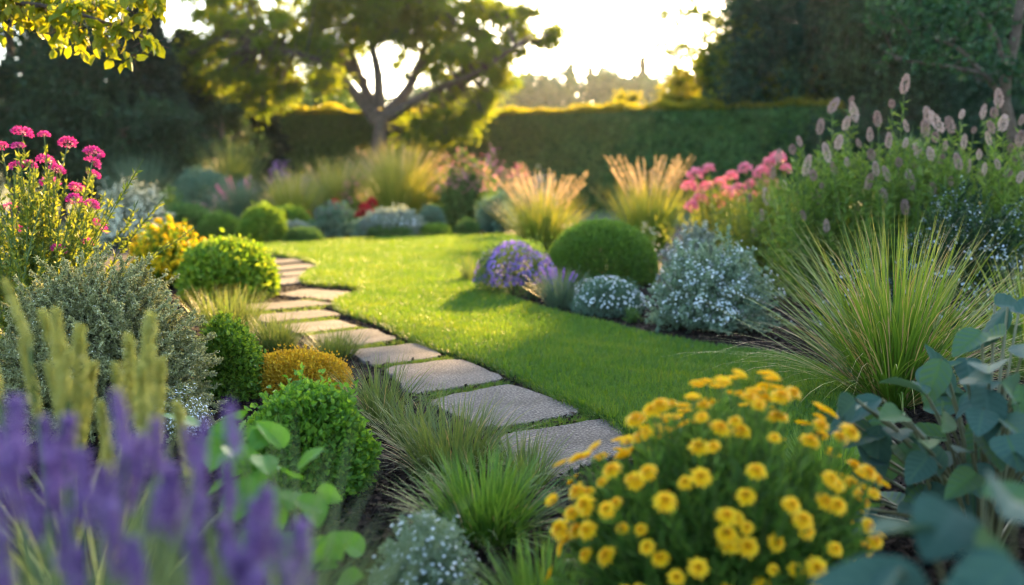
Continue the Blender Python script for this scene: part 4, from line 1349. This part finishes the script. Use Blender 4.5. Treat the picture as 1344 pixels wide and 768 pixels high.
def head_plant(name, label, cat, px0, Y, heads, mes, leafm, nleafstem, per, L, W, hs=(.8, 1.2), group=None, wid=.4, head_dip=0.0, depth=.35):
    """plant with individual flower heads at given rows and columns of the view, leafy stems below"""
    g = rng_()
    x0 = at(px0, 300, Y)[0]
    root = thing(name, label, cat, (x0, Y, 0), group)
    S, top = [], 0
    for i, (px, py) in enumerate(heads):
        q = at(px, py, Y + g.uniform(-depth, depth) - (head_dip if py > 160 else 0)) - np.array([x0, Y, 0])
        s0 = np.array([q[0] * .45 + g.normal(0, .06), q[1] * .5, 0])
        place(mes[i % len(mes)], 'flower_head', root, q, np.array([q[0] * .35, 0, 1]) + g.normal(0, .22, 3), g.uniform(0, 6), g.uniform(*hs))
        S.append(curve([s0, s0 * .5 + q * .5 + np.array([-.08 * q[0], 0, .05 * q[2]]), q], 10))
        top = max(top, q[2])
    for k in range(nleafstem):
        zz = top * (1 - .6 * g.random() ** 1.4) * (.84 if head_dip else .93)
        q = np.array([g.normal(0, wid), g.normal(0, depth), zz])
        q[2] *= 1 - .25 * min(1, abs(q[0]) / (2 * wid))
        s0 = np.array([q[0] * .55, q[1] * .6, 0])
        S.append(curve([s0, s0 * .5 + q * .5, q], 10))
    S = np.array(S)
    sb = Buf()
    tubes(sb, S, np.tile(np.linspace(.0065, .003, 10), (len(S), 1)), 4)
    sb.obj('stem', STEMG, root)
    N = len(S)
    t = .05 + .9 * g.random((N, per))
    i = np.minimum((t * 9).astype(int), 8)
    f = (t * 9 - i)[..., None]
    ar = np.arange(N)[:, None]
    pos = (S[ar, i] * (1 - f) + S[ar, i + 1] * f).reshape(-1, 3)
    tang = norm(S[ar, i + 1] - S[ar, i]).reshape(-1, 3)
    m = len(pos)
    lb = Buf()
    leaves(lb, pos, tang * .6 + rand_dirs(m, g) * .9 + np.array([0, 0, .2]), rand_dirs(m, g) + np.array([0, 0, .5]), L * g.uniform(.6, 1.2, m) * np.repeat(1, m), L * W, g, curl=.15)
    lb.obj('foliage', leafm, root)
    return root


gq = np.random.default_rng(99)
PK = [cluster_mesh('pink_head', M_PINK, gq, 130, (.1, .1, .085), .06, .04) for _ in range(2)]
M_SUNNY = MATS['sunny_leaf']
head_plant('pink_phlox', 'pink flowered plant glowing in front of the hedge, nearer the gold grasses', 'flower plant', 935, 16.5, [(905, 246), (930, 222), (945, 240), (918, 262), (938, 264), (955, 252), (926, 246), (960, 232), (948, 272), (908, 272), (968, 262), (912, 230)], PK, M_SUNNY, 60, 46, .1, .22, (.7, 1.1), 'pink flowers before the hedge', .38)
head_plant('pink_phlox', 'pink flowered plant beside the dusky flower heads', 'flower plant', 1000, 15.0, [(985, 243), (1010, 214), (1000, 228), (978, 222), (1020, 209), (992, 262), (1008, 258), (970, 250), (1032, 222), (1012, 244)], PK, M_SUNNY, 50, 44, .1, .22, (.7, 1.1), 'pink flowers before the hedge', .34)


def dusky_mesh(g, long=1.0, tone=0.0):
    b = Buf()
    n = 420
    z = g.uniform(-1, 1, n)
    a = g.uniform(0, 6.283, n)
    r = np.sqrt(1 - z * z) * (1 - .15 * z)
    d = np.stack([r * np.cos(a), r * np.sin(a), z], 1)
    p = d * np.array([.034, .034, .105 * long]) * (1 - .3 * z[:, None]) * g.uniform(.8, 1.08, (n, 1)) + np.array([0, 0, .07 * long])
    leaves(b, p, d + rand_dirs(n, g) * .7 + [0, 0, .3], rand_dirs(n, g), .026 * g.uniform(.5, 1.3, n), .015, g, rnd=np.clip(g.random(n) * .6 + .2 + tone, 0, 1))
    return b.mesh('dusky_head', M_DUSKY)


DK = [dusky_mesh(gq, 1.0), dusky_mesh(gq, .6, -.3), dusky_mesh(gq, 1.25, .2), dusky_mesh(gq, .8, .3), dusky_mesh(gq, .9, -.2)]
DG = 'tall plants with dusky flower heads'
M_WILLOW = L_('willow_leaf', (0.09, 0.17, 0.025), (0.13, 0.23, 0.035), (0.22, 0.31, 0.06), trans=.45)
for (lab, px0, Y, heads, n, wid) in (
        ('leftmost dusky-headed plant, leaning to the lawn with sunlit leaves', 1008, 12.5, [(1022, 208), (985, 262), (1000, 285), (1030, 245), (1014, 230), (990, 310), (1048, 268), (1006, 262)], 120, .38),
        ('dusky-headed plant with three heads in a cluster, left of the tallest head', 1090, 10.5, [(1092, 142), (1117, 132), (1122, 152), (1110, 165), (1076, 170), (1050, 188), (1040, 198), (1086, 205), (1100, 190), (1072, 262), (1140, 242), (1068, 232), (1058, 222), (1112, 215), (1128, 190), (1095, 225), (1078, 245), (1130, 270), (1100, 265), (1055, 285), (1085, 300)], 170, .38),
        ('dusky-headed plant carrying the tallest head of all', 1180, 10.0, [(1187, 115), (1171, 138), (1190, 168), (1188, 190), (1152, 160), (1166, 188), (1144, 205), (1165, 232), (1205, 200), (1215, 172), (1150, 225), (1180, 215), (1196, 240), (1160, 260), (1188, 275), (1142, 180)], 170, .38),
        ('dusky-headed plant in front of the slender tree, many small heads', 1245, 10.0, [(1218, 156), (1228, 182), (1232, 165), (1262, 152), (1248, 168), (1240, 195), (1278, 172), (1265, 190), (1222, 205), (1205, 225), (1258, 216), (1235, 212), (1270, 222), (1248, 240), (1225, 250), (1285, 235)], 150, .36),
        ('dusky-headed plant at the right edge with paired tall heads', 1322, 9.6, [(1311, 134), (1305, 150), (1290, 150), (1316, 165), (1338, 186), (1345, 210), (1326, 196), (1298, 185), (1285, 205), (1340, 160), (1310, 218), (1322, 230), (1292, 225), (1338, 235), (1302, 170)], 150, .36)):
    head_plant('dusky_flower_plant', lab, 'flower plant', px0, Y, heads, DK, M_SUNNY if Y > 12 else M_WILLOW, int(n * .85), 75, .1, .18, (.4, .82), DG, wid, head_dip=.4)

spray('pale_flower_shrub', 'wide dark shrub sprinkled with pale blue-white flowers at the right edge', 'flower bush', 1262, 440, 226, 230, M_DEEP, .035, 330, 46, W=.5, bloom=(L_('pale_blue_petal', (0.42, 0.5, 0.56), (0.58, 0.64, 0.68), trans=.3, tint=(1, 1, 1)), 9, .019), bloomfrac=.4, stem_r=.0025, twigs=2, leafstart=.03, bend=.5, hvar=.35)
spray('pale_flower_shrub', 'low pale-flowered shrub between the big white-flowered bush and the straw-tipped grass', 'flower bush', 1120, 448, 320, 130, M_DEEP, .035, 150, 40, W=.5, bloom=(MATS['pale_blue_petal'], 8, .018), bloomfrac=.35, stem_r=.0025, twigs=2, leafstart=.03, bend=.5)
grass('ornamental_grass', 'large arching green grass with straw-coloured tips beside the lawn', 'grass clump', 1172, 532, 288, 330, G_BIG, 640, .0115, (.02, 1.1), (.1, 1.0), foot=.17, hvar=.42, segs=8, length=1.12, dry=230)
grass('ornamental_grass', 'straw-tipped grass half cut off by the right edge', 'grass clump', 1352, 500, 330, 150, G_BIG, 220, .011, (.02, 1.0), (.05, .9), foot=.16, hvar=.3, segs=6)


# ------------------------------------------------------------------ big-leaved plants
def leaf_mesh(name, mat, g, L, W, cup=.12, bendy=.35, point=1.0, rnd=.5):
    """one broad leaf with a midrib fold, cupped sides and a bent tip"""
    nu, nv = 25, 13
    u = np.linspace(0, 1, nu)
    v = np.linspace(-1, 1, nv)
    U, V = np.meshgrid(u, v, indexing='ij')
    wd = W * .5 * np.sin(np.pi * np.clip(U, 0, 1) ** .75) ** .7 * (1 - .25 * U * point)
    wd[0] = W * .04
    wd[-1] = 0.001
    x = V * wd
    y = L * U
    z = cup * np.abs(V) ** 1.5 * wd * 1.6 - bendy * L * U ** 2 * .5 + .012 * np.sin(V * 9 + U * 3) * wd - .05 * wd * np.exp(-(V / .08) ** 2)
    z += .02 * L * np.sin(U * 14) * np.abs(V) * .4 + .011 * L * np.cos(2 * np.pi * (U * 6.5 - np.abs(V) * 1.6)) * np.minimum(1, np.abs(V) * 2) * np.sin(np.pi * U)
    idx = np.arange(nu * nv).reshape(nu, nv)
    q = np.stack([idx[:-1, :-1], idx[1:, :-1], idx[1:, 1:], idx[:-1, 1:]], -1).reshape(-1, 4)
    return Buf().add(np.stack([x, y, z], -1), f4=q, rnd=np.clip(rnd + .5 * np.exp(-(V / .09) ** 2) + .3 * np.cos(2 * np.pi * (U * 6.5 - np.abs(V) * 1.6)) * np.minimum(1, np.abs(V) * 3), 0, 1)).mesh(name, mat, True)


def leafy_plant(name, label, cat, base, spots_, mat, L, W, stemmat, seed, Ljit=.3, stem_r=.005, out=.5, group=None, meshes=6, bendy=.35):
    """each broad leaf and each stalk is a part; spots_ are the leaf places"""
    g = np.random.default_rng(seed)
    base = np.array(base, float)
    root = thing(name, label, cat, base, group)
    ms = [leaf_mesh('leaf', mat, g, L * g.uniform(1 - Ljit, 1 + Ljit), W * g.uniform(1 - Ljit * .7, 1 + Ljit * .7), g.uniform(.05, .3), bendy * g.uniform(.5, 1.6), 1, r) for r in np.linspace(.02, .98, meshes)]
    P = []
    for q in spots_:
        q = np.array(q, float) - base
        s0 = np.array([q[0] * .25, q[1] * .25, 0])
        P.append(curve([s0, s0 * .4 + q * .6 * np.array([.8, .8, 1.1]), q], 8))
        dr = q * np.array([1, 1, 0])
        dr = dr / max(.02, np.linalg.norm(dr)) * out + g.normal(0, .45, 3) + np.array([0, -.35, -.15])
        up = np.array([0, -.35, 1.0]) + g.normal(0, .35, 3)
        yv = Vector(dr).normalized()
        xv = yv.cross(Vector(up)).normalized()
        zv = xv.cross(yv)
        o = bpy.data.objects.new('leaf', ms[g.integers(len(ms))])
        COL.objects.link(o)
        o.parent = root
        M = Matrix((xv, yv, zv)).transposed().to_4x4()
        M.translation = Vector(q)
        o.matrix_local = M
    sb = Buf()
    P = np.array(P)
    tubes(sb, P, np.tile(np.linspace(1, .55, 8), (len(P), 1)) * stem_r, 5)
    sb.obj('stalk', stemmat, root, smooth=True)
    return root


# ------------------------------------------------------------------ grasses along the path, near
grass('grass_tuft', 'thin olive grass tuft between the amber mound and the path', 'grass tuft', 500, 556, 466, 100, G_OLIVE, 260, .0068, (.03, .9), (.2, 1.2), foot=.35, dry=16)
grass('grass_tuft', 'wide arching olive grass clump overlapping the two nearest full stones', 'grass tuft', 592, 622, 512, 190, G_OLIVE, 480, .007, (.03, 1.0), (.2, 1.3), foot=.5, dry=30)
grass('grass_tuft', 'small olive grass tuft right of the bright green ball', 'grass tuft', 540, 588, 500, 110, G_OLIVE, 200, .0065, (.05, .9), (.2, 1.3), foot=.4)
grass('grass_tuft', 'bright green upright grass clump on the dark mulch', 'grass tuft', 638, 712, 590, 200, G_GREEN, 620, .0085, (.02, .95), (.2, 1.4), foot=.4, hvar=.35, dry=14)
grass('grass_tuft', 'green grass tuft filling the gap left of the nearest stone', 'grass tuft', 690, 640, 560, 120, G_OLIVE, 200, .007, (.05, .9), (.2, 1.2), foot=.4)
grass('grass_tuft', 'grass tuft at the bottom edge, left of the yellow daisy bush', 'grass tuft', 712, 830, 706, 170, G_GREEN, 260, .008, (.05, .9), (.2, .9), foot=.4)
grass('grass_tuft', 'dark grass in the shade under the blue-green big leaves', 'grass tuft', 1085, 640, 560, 150, G_GREEN, 420, .006, (.05, .9), (.2, .9), foot=.5)

spray('white_flower_mound', 'rounded grey-green mound of tiny white flowers at the bottom of the path bed', 'flower mound', 558, 796, 668, 180, MATS['pale_green_leaf'], .02, 420, 36, W=.3, bloom=(M_WHITE, 1, .014), stem_r=.0012, leafstart=.15, bend=.5, hvar=.22)


# ------------------------------------------------------------------ yellow daisies
def daisies():
    g = rng_()
    loc = np.array([.56, 2.62, 0])
    root = thing('daisy_bush', 'round bush covered with yellow daisy-like flowers in the near right', 'flower bush', loc)
    pet, disc = [], []
    for v in range(3):
        b = Buf()
        for ring, (n, L, tilt, z) in enumerate(((15, .029, .1, -.001), (15, .026, .35, .001), (13, .022, .65, .003), (11, .017, 1.0, .005), (9, .012, 1.5, .006))):
            a = np.arange(n) * 2 * math.pi / n + ring * .3 + g.normal(0, .06, n)
            o_ = np.stack([np.cos(a), np.sin(a), np.zeros(n)], 1)
            leaves(b, o_ * .006 + [0, 0, z], o_ + np.array([0, 0, 1]) * (tilt + g.normal(0, .1, n))[:, None], np.tile([[0, 0, 1.0]], (n, 1)) - o_ * .3, L * g.uniform(.85, 1.1, n), .0115, g, fold=.12, hexa=True, curl=.25)
        # calyx
        a = np.arange(8) * 2 * math.pi / 8
        o_ = np.stack([np.cos(a), np.sin(a), np.zeros(8)], 1)
        pet.append(b.mesh('petals', M_YELLOW))
        c = Buf()
        n = 60
        d = dome_dirs(n, g, .1)
        leaves(c, d * np.array([.0075, .0075, .007]) + [0, 0, .008], d, rand_dirs(n, g), .006, .005, g)
        disc.append(c.mesh('disc', M_ORANGE))
    r, h = .44, .72
    # evenly spread heads over the dome
    n = 230
    k = np.arange(n) + .5
    z = 1 - (k / n) ** 1.15 * 1.22
    a = k * 2.39996
    d = np.stack([np.sqrt(np.maximum(0, 1 - z * z)) * np.cos(a), np.sqrt(np.maximum(0, 1 - z * z)) * np.sin(a), z], 1)
    d = norm(d + g.normal(0, .14, d.shape))
    P = d * np.array([r, r * .85, h * .55]) * (g.uniform(.86, 1.12, n) * (1 + bumps(d, g, 16, 10, .2)))[:, None] + np.array([0, 0, h * .45])
    view = P[:, 1] < .34
    P, d = P[view], d[view]
    order = np.argsort(P[:, 1])
    S, far_ = [], []
    for j, i in enumerate(order):
        f = d[i] * np.array([.8, .8, .6]) + np.array([0, -.12, .75]) + g.normal(0, .2, 3)
        if j < 100:
            sc = g.uniform(.5, 1.0)
            o = place(pet[i % 3], 'flower', root, P[i], f, g.uniform(0, 6), sc)
            q = place(disc[i % 3], 'flower_disc', o, (0, 0, 0))
        else:
            bb = P[i]
            far_.append((P[i], f))
        s0 = P[i] * np.array([.3, .3, 0])
        S.append(curve([s0, s0 * .4 + P[i] * .6 - d[i] * .03, P[i] - norm(f) * .004], 8))
    if far_:
        rb = Buf()
        for pp, ff in far_:
            ff = norm(ff)
            a_ = norm(np.cross(ff, [1, 0, .2]))
            c_ = np.cross(ff, a_)
            an = np.arange(15) * 2 * math.pi / 15
            for L_k, tl in ((.024, .25), (.018, .7)):
                oo = a_ * np.cos(an)[:, None] + c_ * np.sin(an)[:, None]
                leaves(rb, pp + oo * .004, oo + ff * tl, np.tile(ff, (15, 1)), L_k * g.uniform(.8, 1.1), .009, g)
        rb.obj('blossoms', M_YELLOW, root, kind='stuff')
    extra = 520
    dd = dome_dirs(extra, g, -.3)
    E = dd * np.array([r, r * .85, h * .52]) * g.uniform(.6, .95, (extra, 1)) + np.array([0, 0, h * .42])
    for e in E:
        if e[2] > .05:
            s0 = e * np.array([.3, .3, 0])
            S.append(curve([s0, s0 * .4 + e * .6, e], 8))
    S = np.array(S)
    sb = Buf()
    tubes(sb, S, np.tile(np.linspace(.0022, .0013, 8), (len(S), 1)), 4)
    sb.obj('stem', STEMG, root)
    N, per = len(S), 42
    t = .1 + .82 * g.random((N, per))
    i = (t * 7).astype(int)
    f = (t * 7 - i)[..., None]
    ar = np.arange(N)[:, None]
    pos = (S[ar, i] * (1 - f) + S[ar, i + 1] * f).reshape(-1, 3)
    tang = norm(S[ar, i + 1] - S[ar, i]).reshape(-1, 3)
    m = len(pos)
    lb = Buf()
    leaves(lb, pos, tang + rand_dirs(m, g) * .6, rand_dirs(m, g), .06 * g.uniform(.6, 1.2, m), .0085, g, curl=.1)
    lb.obj('foliage', L_('daisy_leaf', (0.05, 0.12, 0.02), (0.08, 0.18, 0.03), (0.14, 0.25, 0.045)), root)


daisies()


# ------------------------------------------------------------------ blue-green big-leaved plants at the right
gg = np.random.default_rng(31)
SP = []
for px, py, Y in ((1238, 470, 3.2), (1285, 440, 3.3), (1318, 402, 3.5), (1340, 450, 3.1), (1262, 500, 3.0), (1205, 512, 3.1), (1160, 520, 3.1), (1128, 540, 3.05), (1180, 548, 3.0), (1300, 482, 3.0), (1330, 520, 2.9), (1290, 545, 2.9), (1240, 545, 3.0), (1215, 580, 2.95), (1270, 590, 2.9),
                  (1325, 575, 2.8), (1342, 410, 3.4), (1300, 400, 3.6), (1245, 520, 3.3), (1310, 450, 3.4), (1190, 585, 3.1), (1150, 560, 3.2), (1340, 620, 2.8), (1290, 625, 2.9), (1230, 620, 3.0), (1360, 480, 3.2), (1365, 560, 3.0), (1275, 470, 3.6), (1170, 535, 3.5), (1325, 430, 3.6), (1110, 552, 3.2)):
    SP.append(at(px + gg.normal(0, 6), py + gg.normal(0, 5), Y))
for k in range(64):
    SP.append(at(gg.uniform(1120, 1370), gg.uniform(500, 680), gg.uniform(2.9, 3.6)))
leafy_plant('big_leaf_plant', 'plant with broad glossy blue-green leaves under the straw-tipped grass', 'plant', (1.62, 3.3, 0), SP, M_GLAUC, .175, .105, M_GLSTEM, 5, stem_r=.008, out=.6)
SP = [at(px, py, Y) for px, py, Y in ((1255, 668, 1.62), (1215, 700, 1.6), (1300, 700, 1.55), (1330, 655, 1.6), (1180, 745, 1.5), (1255, 740, 1.45), (1335, 740, 1.4), (1290, 650, 1.8), (1360, 690, 1.6), (1220, 770, 1.5), (1300, 775, 1.4))]
leafy_plant('big_leaf_plant', 'blurred blue-green leaves in the bottom right corner', 'plant', (.92, 1.72, 0), SP, M_GLAUC, .15, .11, M_GLSTEM, 8, stem_r=.006, out=.7)

# bright green broad leaves beside the lavender
SP = [at(px + gg.normal(0, 4), py + gg.normal(0, 4), Y + .6) for px, py, Y in ((345, 560, 2.2), (322, 575, 2.2), (372, 588, 2.15), (300, 600, 2.2), (352, 605, 2.1), (395, 610, 2.1), (330, 630, 2.05), (385, 640, 2.0), (408, 652, 2.0), (360, 655, 2.0), (400, 690, 1.95), (425, 700, 1.9), (378, 700, 1.95), (418, 735, 1.85),
                                                                      (440, 760, 1.85), (395, 760, 1.85), (300, 560, 2.3), (280, 590, 2.3), (315, 548, 2.35), (350, 735, 1.9), (340, 690, 2.0), (370, 560, 2.3), (268, 560, 2.3))]
for k in range(34):
    t_ = gg.random()
    SP.append(at(318 + 105 * t_ + gg.normal(0, 22), 575 + 190 * t_ + gg.normal(0, 22), gg.uniform(2.5, 2.9)))
leafy_plant('broad_leaf_plant', 'plant with bright green oval leaves right of the lavender', 'plant', (-.62, 2.72, 0), SP, M_BROAD, .1, .07, STEMG, 12, stem_r=.003, out=.5)


# ------------------------------------------------------------------ pale stalks and lavender, near left
def spike_mesh(name, mat, g, H, rad, n, L, W, taper=.5):
    b = Buf()
    t = g.random(n) ** .9
    a = g.uniform(0, 6.283, n)
    r = rad * np.minimum(1, t * 5 + .35) * (1 - t) ** taper * (1 + .25 * np.sin(t * 30))
    p = np.stack([r * np.cos(a) * .6, r * np.sin(a) * .6, t * H], 1)
    d = np.stack([np.cos(a), np.sin(a), np.full(n, .75)], 1)
    leaves(b, p, d + rand_dirs(n, g) * .4, rand_dirs(n, g) + d, L * g.uniform(.7, 1.2, n), W, g)
    tubes(b, np.array([[[0, 0, -.01], [0, 0, H * .5], [0, 0, H * .95]]]), np.array([[.004, .003, .002]]), 5)
    return b.mesh(name, mat)


def spike_plant(name, label, cat, base, tips, meshes, H, leafm, nblade, bh, bw, seed, part='flower_spike', stem_r=.003, group=None, lean=.35, hs=(.6, 1.15), sub=None):
    g = np.random.default_rng(seed)
    base = np.array(base, float)
    root = thing(name, label, cat, base, group)
    P = []
    for i, q in enumerate(tips):
        q = np.array(q) - base
        sc = g.uniform(*hs)
        dirv = norm(np.array([q[0] * lean, q[1] * lean, 1]) + g.normal(0, .11, 3))
        foot = q - dirv * H * sc
        place(meshes[i % len(meshes)], part, root, foot, dirv, g.uniform(0, 6), sc)
        s0 = np.array([q[0] * .35, q[1] * .4, 0])
        P.append(curve([s0, s0 * .4 + foot * .6, foot + dirv * .01], 8))
    P = np.array(P)
    sb = Buf()
    tubes(sb, P, np.tile(np.linspace(1.2, .8, 8), (len(P), 1)) * stem_r, 5)
    sb.obj('stem', STEMG, root)
    if nblade:
        b = Buf()
        a = g.uniform(0, 6.283, nblade)
        rr = np.sqrt(g.random(nblade))
        sp = np.ptp(np.array([t[0] for t in tips])) * .5
        bs = np.column_stack([rr * np.cos(a) * sp * .75, rr * np.sin(a) * .16, np.zeros(nblade)])
        up = g.uniform(0, .45, nblade)
        blades(b, bs + np.column_stack([np.zeros((nblade, 2)), up]), a + g.normal(0, .6, nblade), bh * g.uniform(.5, 1.1, nblade), g.uniform(.05, .7, nblade), g.uniform(.1, .6, nblade), bw, g, segs=4)
        b.obj('foliage', leafm, root)
    return root


gs = np.random.default_rng(77)
PS = [spike_mesh('pale_spike', M_STALK, gs, .24, .013, 420, .016, .01, .5) for _ in range(3)]
tips = [at(px, py, Y) for px, py, Y in ((4, 362, 2.2), (52, 400, 2.25), (72, 398, 2.1), (105, 418, 2.25), (92, 452, 2.1), (125, 468, 2.3), (150, 470, 2.2), (168, 430, 2.3), (200, 402, 2.15), (212, 462, 2.2), (185, 470, 2.1), (28, 440, 2.2), (60, 470, 2.2), (-20, 420, 2.2), (230, 520, 2.3), (130, 520, 2.2))]
spike_plant('pale_spike_plant', 'pale yellow-green soft flower stalks rising behind the lavender', 'plant', (-1.0, 2.22, 0), tips, PS, .26, M_STALK, 90, .4, .01, 3, 'flower_stalk', .005)
LS = [spike_mesh('lavender_spike', M_LAV, gs, .095, .016, 260, .0115, .007, .75) for _ in range(4)]
t1 = [(20, 512, 1.6), (56, 542, 1.7), (92, 538, 1.75), (150, 508, 1.6), (105, 585, 1.55), (62, 592, 1.55), (8, 596, 1.55), (168, 572, 1.7), (136, 606, 1.6), (36, 640, 1.5), (142, 652, 1.5), (84, 668, 1.5), (-8, 560, 1.65), (4, 690, 1.45), (104, 712, 1.45), (175, 700, 1.5), (-20, 640, 1.5)]
t2 = [(205, 546, 1.65), (186, 566, 1.7), (242, 556, 1.7), (270, 546, 1.65), (300, 524, 1.62), (224, 604, 1.6), (262, 606, 1.58), (296, 598, 1.6), (210, 636, 1.55), (330, 652, 1.55), (352, 634, 1.58), (368, 692, 1.55), (396, 676, 1.58), (292, 676, 1.5), (322, 716, 1.5), (250, 690, 1.48), (376, 736, 1.5), (256, 752, 1.42), (340, 740, 1.45)]
LB = L_('lavender_foliage', (0.1, 0.15, 0.06), (0.16, 0.22, 0.1), trans=.35)
spike_plant('lavender_plant', 'out-of-focus lavender in the bottom left corner', 'lavender', (-.58, 1.3, 0), [at(t[0], t[1], t[2] * .8) for t in t1], LS, .105, LB, 760, .5, .009, 4, group='lavender in front', stem_r=.002)
spike_plant('lavender_plant', 'out-of-focus lavender reaching towards the bright oval leaves', 'lavender', (-.38, 1.28, 0), [at(t[0], t[1], t[2] * .8) for t in t2], LS, .105, LB, 760, .5, .009, 6, group='lavender in front', stem_r=.002)
